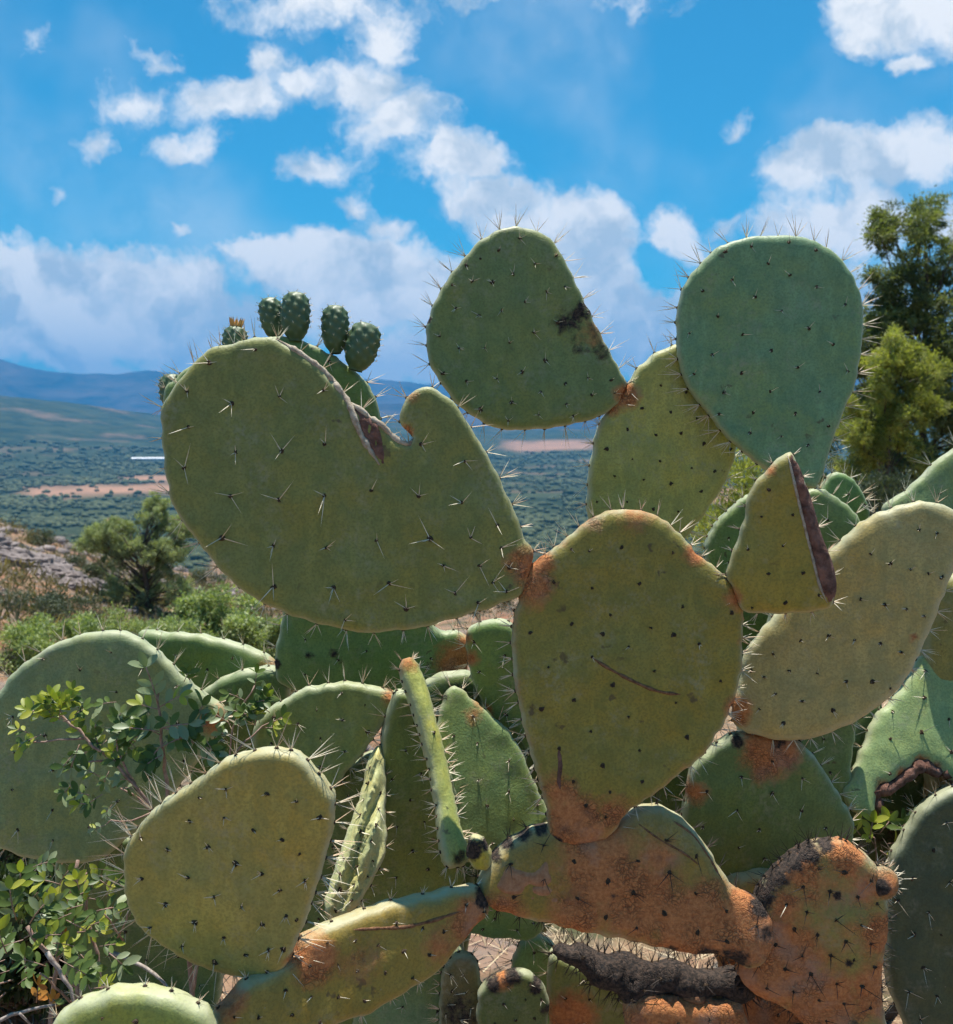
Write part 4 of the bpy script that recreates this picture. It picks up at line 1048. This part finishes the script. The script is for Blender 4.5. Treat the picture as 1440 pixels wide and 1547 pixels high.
# ------------------------------------------------------------------ trees and bushes on the slope
def foliage(parent, name, plumes, n, leafL, leafW, material, up=.5, clump=.12, rnd=.55, shell=.55, droop=0.0):
    """many leaf-sized blades gathered in clumps through the crown"""
    Cs = []; Ds = []; Ts = []
    wsum = sum(p[2] for p in plumes)
    for (c, rad, w) in plumes:
        c = np.array(c); rad = np.array(rad); k = max(6, int(n * w / wsum / 70))
        d = rng.normal(0, 1, (k, 3)); d /= np.linalg.norm(d, axis=1)[:, None]
        rr = (shell + (1 - shell) * rng.random((k, 1))) * np.where(rng.random((k, 1)) < .25, rng.random((k, 1)), 1)
        cc = c + d * rr * rad; ct = rng.random(k); cr = clump * rng.uniform(.6, 1.5, k)
        m = int(n * w / wsum); idx = rng.integers(0, k, m)
        pos = cc[idx] + rng.normal(0, 1, (m, 3)) * cr[idx][:, None] * np.array([1, 1, .8])
        out = (pos - c) / rad; out /= np.linalg.norm(out, axis=1)[:, None] + 1e-6
        dr = out * .7 + np.array([0, 0, up]) + rng.normal(0, rnd, (m, 3)); dr[:, 2] -= droop
        Cs.append(pos); Ds.append(dr / np.linalg.norm(dr, axis=1)[:, None]); Ts.append(np.clip(ct[idx] * .7 + rng.random(m) * .3, 0, 1))
    C = np.vstack(Cs); D = np.vstack(Ds); T = np.concatenate(Ts); m = len(C)
    a = rng.normal(0, 1, (m, 3)); X = np.cross(D, a); X /= np.linalg.norm(X, axis=1)[:, None] + 1e-6
    L = leafL * rng.uniform(.6, 1.3, (m, 1)); W = leafW * rng.uniform(.7, 1.3, (m, 1))
    V = np.empty((m, 4, 3)); V[:, 0] = C; V[:, 1] = C + D * L * .45 + X * W / 2; V[:, 2] = C + D * L; V[:, 3] = C + D * L * .45 - X * W / 2
    F = np.arange(m * 4, dtype=np.int32).reshape(m, 4)
    base = world_loc(parent)
    me = mesh_np(name, V.reshape(-1, 3) - np.array(base), F, material, attrs={'tint': ('FACE', T)})
    return link(name, me, parent, base)


def limb(acc, a, b_, r0, r1, wob=.12, n=6):
    a = np.array(a, float); b_ = np.array(b_, float); L = np.linalg.norm(b_ - a); P = []; Rr = []
    for i in range(n):
        t = i / (n - 1); w = math.sin(math.pi * t) * wob * L
        P.append(a + (b_ - a) * t + rng.normal(0, .4, 3) * w); Rr.append(r0 + (r1 - r0) * t)
    acc.tube(P, Rr, 7); return P


M_CONIF = leaf_mat('conifer_needles', (.042, .064, .030), (.26, .29, .115), .6, .42)
M_CONIF_Y = leaf_mat('yellow_needles', (.095, .125, .032), (.42, .42, .12), .6, .44)  # yellow green tone for the shorter conifer and one bush
M_JUN = leaf_mat('juniper_needles', (.10, .13, .065), (.42, .46, .26), .6, .38)
M_BUSH = leaf_mat('bush_leaves', (.10, .145, .050), (.40, .45, .20), .55, .35)
M_BUSH_D2 = leaf_mat('shade_tone_leaves', (.016, .030, .012), (.055, .080, .028), .55, .25)  # leaf colour darkened to stand in for deep shade
M_BUSH_D = leaf_mat('scrub_leaves', (.035, .052, .030), (.115, .135, .085), .65, .2)


def ground_point(px, dist):
    rd = ray(px, 773.5); x = rd[0] / rd[1] * dist
    return np.array([x, dist, ground_z(x, dist)])


def at_px(px, py, dist):
    rd = ray(px, py); return CAM + rd * (dist / rd[1])


def tree(name, px, dist, plumes_px, n, leafL, leafW, material, label, cat, trunk_r=.06, up=.3, clump=.12, group=None, droop=0, rnd=.55, trunk_top=None):
    """plumes_px: (px, py, rx_px, ry_px, ddist, weight)"""
    g = ground_point(px, dist); e = empty(name, g, label, cat, group); s = dist / FPX
    pl = [(at_px(x, y, dist + dd), (rx * s, min(rx, ry) * s * .9, ry * s), w) for (x, y, rx, ry, dd, w) in plumes_px]
    a = Acc()
    top = np.array(pl[0][0]) if trunk_top is None else at_px(*trunk_top, dist)
    P = limb(a, g - np.array([0, 0, .1]), top, trunk_r, trunk_r * .25, .05, 9)
    PA = np.array(P)
    for c, rad, w in pl:
        # leave the stem well below the spray and rise towards it
        c = np.array(c); want = c[2] - .9 * math.hypot(c[0] - g[0], c[1] - g[1])
        j = PA[min(len(P) - 2, max(2, int(np.argmin(np.abs(PA[:, 2] - want)))))]
        limb(a, j, c, trunk_r * .20, trunk_r * .05, .10, 6)
    o = link('trunk', a.mesh('trunk', M_BARK, True), e, (0, 0, 0))
    foliage(e, 'crown', pl, n, leafL, leafW, material, up, clump, rnd, droop=droop)
    return e


def tufts(env, k, rx, ry, spread=.25):
    """small sprays spread through a few crown envelopes (pixels): (cx, cy, w, h, weight)"""
    out = []; W = sum(e[4] for e in env)
    for (cx, cy, w, h, wt) in env:
        for i in range(max(2, int(k * wt / W))):
            a = random.uniform(0, 6.28); q = random.random() ** .45; f = random.uniform(.65, 1.3)
            out.append((cx + math.cos(a) * w * q, cy + math.sin(a) * h * q, rx * f, ry * f * random.uniform(.8, 1.2), random.gauss(0, spread), f * f))
    return out


# tall conifers behind the cactus
tree('conifer_tree', 1400, 13.0, tufts([(1400, 470, 55, 110, 1.3), (1345, 440, 30, 85, .8), (1450, 560, 60, 130, 1.2), (1490, 440, 50, 110, .8), (1370, 640, 85, 100, 1.3), (1480, 690, 80, 90, .8), (1310, 560, 28, 90, .7), (1398, 352, 16, 26, .3), (1335, 362, 10, 30, .25), (1290, 690, 45, 80, .8), (1350, 735, 110, 40, .9)], 150, 20, 29),
     120000, .070, .017, M_CONIF, 'tall dark green conifer with ragged crown behind the cactus', 'tree', .09, .1, .045, trunk_top=(1400, 380), rnd=.7, droop=.35)
tree('conifer_tree', 1345, 11.0, tufts([(1352, 545, 26, 36, .9), (1318, 625, 46, 46, 1.1), (1375, 615, 40, 30, .8), (1290, 690, 40, 40, .7), (1335, 580, 30, 40, .7), (1405, 550, 14, 14, .2), (1360, 680, 50, 30, .5)], 66, 16, 20, .15),
     42000, .050, .013, M_CONIF_Y, 'shorter yellow green conifer in front of the dark one', 'tree', .06, .2, .03, rnd=.8, droop=.2)
tree('bush', 1130, 7.0, [(1125, 730, 40, 60, 0, 1), (1090, 790, 40, 50, .1, .8), (1170, 790, 50, 50, .2, .8)], 9000, .04, .010, M_CONIF_Y, 'yellow green bush between the prickly pear pads below the egg shaped pad', 'bush', .02, .8, .05)
tree('bush', 1345, 9.0, [(1340, 760, 60, 45, 0, 1), (1420, 770, 60, 50, .2, .8), (1270, 780, 50, 40, .2, .6)], 9000, .05, .014, M_BUSH_D, 'dull green bush at the foot of the conifers', 'bush', .02, .5, .06)
tree('conifer_tree', 1560, 14.0, [(1560, 520, 80, 150, 0, 1), (1530, 640, 80, 110, .2, 1), (1600, 660, 80, 110, -.2, 1)], 16000, .085, .016, M_CONIF, 'dark conifer standing beyond the tall ragged one', 'tree', .10, .75, .085)

# juniper on the slope and the bushes round it
tree('juniper_tree', 222, 12.5, tufts([(235, 800, 40, 34, 1.1), (180, 812, 46, 26, 1), (262, 838, 26, 34, .6), (145, 818, 24, 16, .5), (215, 860, 56, 40, 1.1), (245, 905, 44, 44, .9), (180, 905, 34, 40, .6), (282, 800, 14, 16, .3), (240, 766, 14, 12, .3)], 120, 13, 12, .18),
     80000, .026, .013, M_JUN, 'juniper with twisted dark stems on the bank above the valley', 'tree', .055, .1, .026, rnd=1.0)
BUSHES = [
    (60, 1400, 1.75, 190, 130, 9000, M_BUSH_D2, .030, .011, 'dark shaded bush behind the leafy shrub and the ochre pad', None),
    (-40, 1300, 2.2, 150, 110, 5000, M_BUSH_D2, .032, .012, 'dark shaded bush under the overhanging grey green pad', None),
    (1380, 1280, 2.0, 90, 60, 3500, M_BUSH_D2, .03, .011, 'dark bush added to fill the shade under the hollowed sunlit pad', None),  # added dark filler, keeps bright ground out of the gap
    (335, 925, 7.5, 85, 55, 12000, M_BUSH, .030, .017, 'bright green bush between the juniper and the notched pad', None),
    (395, 960, 6.5, 60, 58, 9000, M_BUSH, .028, .016, 'bright green bush tight against the fallen rim of the notched pad', None),
    (265, 970, 7.0, 70, 50, 8000, M_BUSH, .032, .013, 'light green bush in front of the juniper foot', None),
    (105, 955, 7.2, 85, 48, 10000, M_BUSH, .028, .016, 'fresh green bush above the rim of the grey green pads', None),
    (20, 975, 6.6, 85, 55, 9000, M_BUSH, .032, .013, 'leafy green bush at the lower end of the rock ledges', None),
    (30, 925, 9.5, 80, 46, 8500, M_BUSH_D, .04, .012, 'grey green bush below the rock ledges', None),
    (100, 915, 10.0, 55, 36, 5000, M_BUSH_D, .04, .012, 'small grey bush beside the juniper', None),
    (175, 950, 8.5, 70, 44, 7500, M_BUSH, .034, .012, 'round green bush under the juniper', None),
    (10, 828, 17.0, 32, 20, 3000, M_BUSH_D, .05, .016, 'dark green bush at the top of the rocky bank', None),
    (60, 812, 21.0, 24, 11, 1600, M_BUSH_D, .055, .018, 'low scrub bush on the crest of the red bank', None),
    (110, 850, 18.0, 24, 13, 1600, M_BUSH_D, .05, .016, 'low scrub bush above the long limestone ledge', None),
    (85, 860, 17.0, 20, 11, 1400, M_BUSH_D, .05, .016, 'low scrub bush growing against the broad limestone ledge', None),
    (135, 865, 16.0, 22, 14, 1400, M_BUSH_D, .05, .016, 'low scrub bush tucked behind the juniper branches', None),
    (315, 870, 19.0, 26, 12, 1500, M_BUSH_D, .05, .016, 'dark scrub bush on bare ground past the juniper', None),
    (560, 900, 16.0, 60, 30, 3000, M_BUSH_D, .05, .016, 'grey scrub bush under the notched pad', None),
    (740, 905, 12.0, 60, 30, 3000, M_BUSH_D, .045, .015, 'grey scrub bush seen through the gap by the central pad', None),
    (900, 880, 14.0, 90, 36, 4000, M_BUSH_D, .05, .016, 'wide scrub bush on the slope behind the central pad', None),
]
for (px, py, dist, rx, ry, n, mt_, l_, w_, lab, grp) in BUSHES:
    # sit the bush on the ground, crown rising to the traced height
    pl = tufts([(px, py + ry * .2, rx * .85, ry * .75, 1)], max(9, int(rx * ry / 110)), 13 if rx > 40 else 8, 10 if rx > 40 else 5, rx * dist / FPX * .35)
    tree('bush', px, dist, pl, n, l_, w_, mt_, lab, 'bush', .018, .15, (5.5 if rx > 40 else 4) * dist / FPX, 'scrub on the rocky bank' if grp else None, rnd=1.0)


def rock(px, py, dist, w, h, label, group=None):
    p = at_px(px, py, dist); gz = ground_z(p[0], p[1]); V, F = ico(5); s = dist / FPX; sd_ = random.uniform(0, 50); out = []
    for v in V:
        q = Vector(v); st = .45 * abs(mnoise.noise((q.x * 1.6 + sd_, q.y * 1.6, q.z * 3.5))) + .25 * abs(mnoise.noise((q.x * 4, q.y * 4 + sd_, q.z * 8))) + .10 * mnoise.noise((q.x * 11, q.y * 11, q.z * 19 + sd_))
        cr = mnoise.voronoi((q.x * 2.4 + sd_, q.y * 2.4, q.z * 4.5))[0]; k = .70 + st + .35 * min(.4, cr[1] - cr[0])
        out.append((q.x * w * s * k, q.y * w * s * .7 * k, q.z * h * s * k))
    z = max(gz + h * s * .1, p[2] - h * s * .4) if abs(p[2] - gz) < .6 else gz + h * s * .2
    o = link('rock', mesh_np('rock', out, F, M_ROCK, smooth=False), None, (p[0], p[1], z)); o.rotation_euler = (random.uniform(-.1, .1), R(14) + random.uniform(-.1, .1), random.uniform(-.5, .5))
    tag(o, label, 'rock', group)


M_ROCK = simple_mat('limestone', (.10, .085, .085), (.36, .30, .28), 2.6, .95, .9, 9, dist=.05, coords='Object')
for (px, py, d, w, h, lab) in ((40, 865, 14.5, 48, 22, 'broad jagged limestone ledge in the red bank under the dark bush'), (-20, 850, 15.0, 50, 26, 'tallest grey limestone block on the crest of the red bank'),
                               (95, 885, 14.0, 40, 18, 'long grey limestone ledge running towards the juniper'), (20, 895, 13.0, 44, 16, 'low limestone slab just above the grey green bush'),
                               (125, 905, 13.4, 26, 13, 'grey boulder against the juniper branches'), (70, 845, 16.0, 34, 12, 'thin limestone rib at the upper edge of the ledges'),
                               (145, 880, 14.6, 18, 9, 'small grey stone between the scrub and the juniper'), (100, 918, 12.4, 22, 9, 'small flat stone behind the little grey bush'),
                               (-60, 880, 13.0, 40, 24, 'big weathered limestone block at the outer end of the ledges'), (60, 905, 12.6, 26, 10, 'cracked limestone slab below the broad ledge')):
    rock(px, py, d, w, h, lab)
rock(750, 925, 8.5, 30, 16, 'larger pale grey rock glimpsed under the stem end of the notched pad')
rock(705, 930, 9.0, 26, 12, 'smaller pale grey rock glimpsed under the notched pad')

# ------------------------------------------------------------------ shrub in front: twigs with feathered leaves
def leaf_mesh(name, material):
    V = []; F = []
    st = [(0, 0), (.12, .20), (.35, .42), (.62, .46), (.85, .30), (1, 0)]
    for t, w in st:
        V += [(-w / 2, t, .06 * (w / .46) - .10 * t * t), (0, t, -.10 * t * t), (w / 2, t, .06 * (w / .46) - .10 * t * t)]
    for i in range(len(st) - 1):
        a = i * 3
        F += [(a, a + 1, a + 4, a + 3), (a + 1, a + 2, a + 5, a + 4)]
    return mesh_np(name, V, np.array(F, dtype=np.int32), material, smooth=True)


LEAVES = {'g': leaf_mesh('leaf', LEAF_G), 'p': leaf_mesh('leaf', LEAF_P), 'y': leaf_mesh('leaf', LEAF_Y), 'o': leaf_mesh('leaf', LEAF_O)}


def put_leaf(parent, pos, d, nrm, size, kind):
    o = bpy.data.objects.new('leaf', LEAVES[kind]); col.objects.link(o); o.parent = parent
    d = Vector(d).normalized(); n = Vector(nrm); n = (n - d * n.dot(d)).normalized(); x = d.cross(n)
    M = Matrix((x, d, n)).transposed().to_4x4(); M.translation = Vector(pos) - world_loc(parent)
    o.matrix_local = M @ Matrix.Diagonal((size, size, size, 1)); return o


def img_dir(deg, out=0.0):
    """direction with that turn in the vertical plane facing the viewer, 0 = to the right, 90 = up"""
    return Vector(RIGHT) * math.cos(R(deg)) + Vector((0, 0, 1)) * math.sin(R(deg)) + Vector((0, -1, 0)) * out


def feather(acc, parent, px, py, depth, deg, pairs, size_px, kinds, out=0.2, end=True, lean=None):
    s = depth / FPX; p = Vector(unproj(px, py, depth)); d = img_dir(deg, out).normalized(); L = size_px * s * 1.18
    step = L * .50; pts = [p]; n0 = Vector((random.gauss(0, .35), -.75, .75 + random.gauss(0, .25))).normalized()
    bend = random.gauss(0, .12)
    for i in range(pairs):
        d = (d + Vector((0, 0, -.06)) + img_dir(deg + 90) * bend * .3).normalized(); p = p + d * step; pts.append(p)
        side = d.cross(n0).normalized()
        for sg in (-1, 1):
            if random.random() < .06: continue
            ld = (d * .62 + side * sg * .9 + n0 * random.gauss(0, .22)).normalized()
            put_leaf(parent, p, ld, n0 + Vector((random.gauss(0, .3), random.gauss(0, .3), random.gauss(0, .3))), L * random.uniform(.85, 1.15) * (1 - .25 * abs(i - pairs * .5) / max(1, pairs)), random.choice(kinds))
    if end: put_leaf(parent, p, d, n0, L * .9, random.choice(kinds))
    acc.tube(pts, [L * .035] * len(pts), 5)


def twig(acc, path, depth0, depth1, r0, r1):
    P = catmull_open(parse(path), 14); n = len(P)
    pts = [unproj(x, y, depth0 + (depth1 - depth0) * i / (n - 1)) + rng.normal(0, .0008, 3) for i, (x, y) in enumerate(P)]
    acc.tube(pts, [r0 + (r1 - r0) * i / (n - 1) for i in range(n)], 6)


shrub = empty('leafy_shrub', (-.36, 1.22, 0), 'leafy shrub with paired oval leaves and reddish twigs before the grey green pad', 'shrub')
ac = Acc()
for pth, a, b_, r0, r1 in (
        ('320,2300 300,1900 290,1500 262,1290 232,1228 205,1185 165,1148 130,1115 95,1085 72,1062', 1.22, 1.17, .006, .0016),
        ('262,1290 255,1220 247,1150 243,1100 240,1062 236,1030', 1.20, 1.17, .0035, .0014), ('205,1185 182,1150 176,1120 172,1098', 1.18, 1.17, .002, .001),
        ('165,1148 142,1150 135,1152', 1.18, 1.17, .0016, .001), ('130,1115 90,1118 50,1122 28,1128', 1.175, 1.16, .0016, .0008), ('232,1228 200,1200 182,1192', 1.2, 1.18, .002, .001),
        ('290,1500 330,1250 345,1150 352,1100 370,1060 385,1035', 1.24, 1.30, .003, .001), ('345,1150 380,1110 410,1090 430,1085', 1.27, 1.3, .0016, .0008), ('243,1100 275,1110 300,1100 312,1095', 1.18, 1.17, .0012, .0007), ('232,1228 200,1240 168,1240 160,1246', 1.2, 1.18, .0014, .0008)):
    twig(ac, pth, a, b_, r0, r1)
fe = lambda *a, **k: feather(ac, shrub, *a, **k)
# the young yellow tip
for (x, y, dg, pr, sz, kd) in ((92, 1082, 130, 3, 19, 'yyyg'), (84, 1070, 95, 2, 18, 'yy'), (100, 1068, 60, 2, 18, 'yyg'), (108, 1058, 75, 2, 16, 'yg'), (72, 1078, 165, 3, 17, 'yyp'), (95, 1090, 20, 2, 17, 'yg'), (112, 1080, 35, 2, 17, 'yg'), (60, 1118, 185, 2, 20, 'ypg'), (45, 1108, 150, 2, 15, 'yg'), (62, 1110, 200, 2, 17, 'pyg')):
    fe(x, y, 1.165, dg, pr, sz, kd)
for k in range(9):
    fe(random.gauss(88, 14), random.gauss(1080, 9), 1.163, random.uniform(20, 170), 2, random.uniform(15, 19), 'yyyg')
# upright feather, its pale leaves coloured for sky sheen
for (x, y, dg, pr, sz, kd) in ((238, 1062, 96, 4, 26, 'ppp'), (242, 1068, 35, 3, 22, 'yyp'), (240, 1072, 160, 2, 22, 'gy'), (244, 1100, 20, 3, 26, 'ggp'), (240, 1105, 165, 3, 24, 'gpg'), (244, 1130, 40, 3, 24, 'gg'), (246, 1140, 200, 2, 22, 'gg'), (278, 1030, 60, 2, 14, 'yg'), (262, 1110, -10, 3, 20, 'gg')):
    fe(x, y, 1.17, dg, pr, sz, kd)
for (x, y, dg, pr, sz, kd) in ((140, 1118, 75, 3, 17, 'pgg'), (172, 1100, 70, 3, 17, 'pgp'), (182, 1110, 40, 3, 17, 'gpg'), (160, 1140, 30, 2, 17, 'gg'), (120, 1125, 250, 3, 20, 'gpg'), (110, 1140, 230, 2, 19, 'pg'), (150, 1130, 100, 2, 16, 'gy'), (185, 1130, 10, 2, 16, 'ggy'), (155, 1200, 210, 2, 18, 'gg'), (165, 1165, 240, 2, 15, 'gp'), (185, 1190, 10, 2, 14, 'pg'), (170, 1215, 230, 2, 12, 'py'), (160, 1246, 200, 2, 13, 'py'), (205, 1130, 120, 2, 16, 'gg'), (215, 1110, 200, 2, 17, 'gg')):
    fe(x, y, 1.18, dg, pr, sz, kd)
for (x, y, dg, pr, sz, kd) in ((385, 1040, 80, 3, 15, 'gpg'), (372, 1060, 140, 3, 16, 'ggp'), (375, 1065, 30, 3, 16, 'gg'), (350, 1095, 140, 3, 16, 'gp'), (360, 1085, 40, 2, 16, 'pgg'), (345, 1120, 120, 2, 15, 'pg'), (395, 1100, 10, 2, 16, 'yyg'), (412, 1092, 40, 2, 16, 'yg'), (330, 1130, 160, 2, 15, 'gp')):
    fe(x, y, 1.28, dg, pr, sz, kd)
for k in range(14):
    fe(random.gauss(150, 34), random.gauss(1150, 34), 1.18, random.uniform(40, 220), 2, random.uniform(15, 20), 'gygp')
for k in range(8):
    fe(random.gauss(385, 22), random.gauss(1080, 18), 1.28, random.uniform(20, 160), 2, random.uniform(14, 18), 'ggyp')
for k in range(12):
    fe(random.gauss(262, 20), random.gauss(1118, 22), 1.175, random.uniform(0, 360), 2, random.uniform(18, 25), 'gggp')
link('twigs', ac.mesh('twigs', M_TWIG, True), shrub, (0, 0, 0))

low_shrub = empty('leafy_shrub', (-.62, 1.28, 0), 'shaded leafy shrub with dark bare stems and some yellow and orange leaves', 'shrub')
ac = Acc()
for pth, a, b_, r0, r1 in (('100,2150 85,1800 75,1560 92,1420 100,1380 112,1330 118,1300', 1.28, 1.30, .006, .0025), ('60,1900 118,1530 100,1480 72,1440 50,1415 40,1400', 1.22, 1.2, .005, .003), ('160,2200 158,1700 152,1480 140,1420 132,1380 130,1320', 1.34, 1.34, .006, .002), ('185,1420 165,1390 158,1380', 1.25, 1.22, .0012, .0008), ('178,1418 190,1390 195,1370', 1.25, 1.22, .0012, .0008), ('118,1530 95,1500 60,1470', 1.22, 1.18, .002, .001)):
    twig(ac, pth, a, b_, r0, r1)
for (x, y, dg, pr, sz, kd) in ((25, 1390, 100, 4, 24, 'gypg'), (45, 1395, 60, 3, 26, 'ppg'), (10, 1400, 150, 3, 24, 'gyp'), (30, 1350, 80, 3, 22, 'gyg'), (60, 1385, 50, 3, 22, 'pyg'), (75, 1375, 55, 2, 24, 'yyg'), (35, 1420, 190, 3, 22, 'gpg'), (120, 1345, 100, 2, 17, 'yyy'), (138, 1345, 70, 2, 17, 'yyg'), (160, 1355, 65, 3, 17, 'yyy'), (150, 1375, 20, 2, 22, 'gpg'), (50, 1310, 30, 3, 16, 'pgp'), (90, 1335, 60, 3, 17, 'pg'), (110, 1410, 20, 4, 20, 'yyg'), (80, 1425, 10, 3, 20, 'gyg'), (90, 1450, 340, 4, 20, 'ggg'), (120, 1440, 320, 3, 18, 'gg'), (150, 1430, 20, 3, 16, 'ygg'), (165, 1440, 330, 2, 22, 'pg'), (150, 1470, 200, 3, 18, 'gg'),
                               (20, 1480, 190, 2, 34, 'gg'), (8, 1500, 220, 2, 36, 'gg'), (40, 1470, 90, 2, 26, 'gg'), (55, 1515, 80, 3, 19, 'ooo'), (75, 1520, 60, 2, 14, 'oog'), (88, 1400, 30, 1, 12, 'o'), (115, 1470, 30, 3, 17, 'gpg'), (70, 1460, 150, 3, 20, 'gg'), (100, 1390, 340, 3, 20, 'ggy'), (10, 1440, 100, 3, 24, 'gyg'), (130, 1480, 300, 3, 17, 'gpg'), (170, 1400, 60, 2, 16, 'py'), (195, 1385, 70, 2, 14, 'yg')):
    feather(ac, low_shrub, x, y, random.uniform(1.18, 1.32), dg, pr, sz, kd)
for k in range(26):
    feather(ac, low_shrub, random.uniform(-10, 190), random.uniform(1320, 1500), random.uniform(1.2, 1.34), random.uniform(20, 200), 2, random.uniform(15, 22), random.choice(['ggy', 'gyp', 'ggg', 'yyg']))
link('twigs', ac.mesh('twigs', M_TWIG, True), low_shrub, (0, 0, 0))

herb = empty('small_plant', (.62, 1.5, 0), 'small lime green leafy plant sprouting between the hollowed pad and the corky trunk', 'plant')
ac = Acc(); twig(ac, '1345,2100 1335,1600 1325,1300 1320,1265', 1.47, 1.40, .003, .001)
for (x, y, dg, pr, sz, kd) in ((1300, 1262, 130, 2, 18, 'yyy'), (1315, 1262, 90, 2, 20, 'yyy'), (1330, 1258, 60, 2, 20, 'yyg'), (1345, 1255, 50, 2, 18, 'ygp'), (1310, 1285, 200, 2, 18, 'yyg'), (1330, 1285, 330, 2, 18, 'ygg'), (1360, 1250, 40, 3, 16, 'ppg'), (1340, 1275, 20, 2, 18, 'yg'), (1375, 1245, 30, 3, 14, 'pgp'), (1320, 1275, 120, 2, 16, 'yy')):
    feather(ac, herb, x, y, 1.40, dg, pr, sz, kd)
link('twigs', ac.mesh('twigs', M_TWIG, True), herb, (0, 0, 0))

# ------------------------------------------------------------------ dead twigs and dry grass
def dead_twig(path, d0, d1, r, label, side=()):
    a = Acc(); twig(a, path, d0, d1, r, r * .5)
    for s_ in side: twig(a, s_, d0, d1, r * .5, r * .3)
    me = a.mesh('dead_twig', M_DRYTWIG, True); tag(link('dead_twig', me), label, 'twig')


dead_twig('-60,1560 -10,1545 30,1530 62,1522 85,1516', 1.10, 1.14, .0035, 'pale bent dead twig beside the orange leaves', ('30,1530 42,1545 60,1560',))
dead_twig('70,1440 95,1475 112,1510 120,1530', 1.14, 1.14, .0032, 'grey dead stick leaning on the lime rimmed pad')
dead_twig('165,1440 200,1452 235,1472 260,1500', 1.5, 1.45, .004, 'thin dead stick lying behind the ochre pad')
dead_twig('1120,1505 1150,1520 1190,1532 1230,1540', 1.35, 1.3, .002, 'white forked dead twig under the corky trunk', ('1150,1520 1165,1505 1172,1498', '1190,1532 1210,1515 1225,1512'))


def dry_grass():
    m_ = 15000; x = rng.uniform(-3.2, 3.6, m_); y = 1.5 + rng.random(m_) ** 1.6 * 7.5
    z = np.array([ground_z(a, b_) for a, b_ in zip(x, y)]); L = rng.uniform(.05, .20, m_); an = rng.uniform(0, 6.283, m_); el = np.abs(rng.normal(.25, .4, m_))
    d = np.stack([np.cos(an) * np.cos(el), np.sin(an) * np.cos(el), np.sin(el)], 1); sd_ = np.stack([-np.sin(an), np.cos(an), np.zeros(m_)], 1) * .0022
    C = np.stack([x, y, z + rng.uniform(.0, .03, m_)], 1); V = np.empty((m_, 4, 3))
    V[:, 0] = C - sd_; V[:, 1] = C + sd_; V[:, 2] = C + d * L[:, None] + sd_ * .3; V[:, 3] = C + d * L[:, None] - sd_ * .3
    mt_ = leaf_mat('straw', (.32, .20, .11), (.62, .50, .32), .8, .2, 'tint', (1.0, .9, .7, 1))
    me = mesh_np('dry_grass', V.reshape(-1, 3), np.arange(m_ * 4, dtype=np.int32).reshape(-1, 4), mt_, attrs={'tint': ('FACE', rng.random(m_))})
    tag(link('dry_grass', me), 'flattened straw coloured dry grass on the ground', 'grass', kind='stuff')


dry_grass()


def slope_litter():
    """loose stones and dry tussocks strewn over the bank"""
    Vl, Fl = ico(1); aV = []; aF = []; b = 0
    for i in range(1500):
        az = rng.uniform(-31, -6) if i % 4 else rng.uniform(-6, 30); r = rng.uniform(5, 31)
        x, y = r * math.sin(R(az)), r * math.cos(R(az)); s = .02 + .10 * rng.random() ** 4 * (r / 14)
        aV.append(Vl * (1 + rng.normal(0, .25, (12, 1))) * np.array([s * 1.4, s, s * .7]) + np.array([x, y, ground_z(x, y)])); aF.append(Fl + b); b += 12
    tag(link('loose_stones', mesh_np('loose_stones', np.vstack(aV), np.vstack(aF), M_ROCK)), 'loose grey stones strewn over the red earth', 'stones', kind='stuff')
    n = 1300; C = []; D = []; T = []
    for i in range(n):
        az = rng.uniform(-31, -5); r = rng.uniform(6, 30); x, y = r * math.sin(R(az)), r * math.cos(R(az))
        if fbm(x * .5, y * .5, 5, 3) < -.06: continue
        k = 26; s = rng.uniform(.05, .17)
        C.append(np.array([x, y, ground_z(x, y)]) + rng.normal(0, 1, (k, 3)) * np.array([s, s, s * .2])); d = rng.normal(0, .6, (k, 3)); d[:, 2] = np.abs(d[:, 2]) + .5; D.append(d * s * .9); T += list(np.clip(rng.random(k) * .5 + rng.random() * .5, 0, 1))
    C = np.vstack(C); D = np.vstack(D); m_ = len(C); sd_ = np.cross(D, rng.normal(0, 1, (m_, 3))); sd_ /= np.linalg.norm(sd_, axis=1)[:, None]; sd_ *= .012
    V = np.empty((m_, 4, 3)); V[:, 0] = C; V[:, 1] = C + D * .5 + sd_; V[:, 2] = C + D; V[:, 3] = C + D * .5 - sd_
    mt_ = leaf_mat('tussock', (.075, .075, .038), (.30, .235, .13), .8, .2)
    tag(link('dry_tussock_grass', mesh_np('dry_tussock_grass', V.reshape(-1, 3), np.arange(m_ * 4, dtype=np.int32).reshape(-1, 4), mt_, attrs={'tint': ('FACE', T)})), 'olive and straw coloured tussocks dotting the bank', 'grass', kind='stuff')


slope_litter()
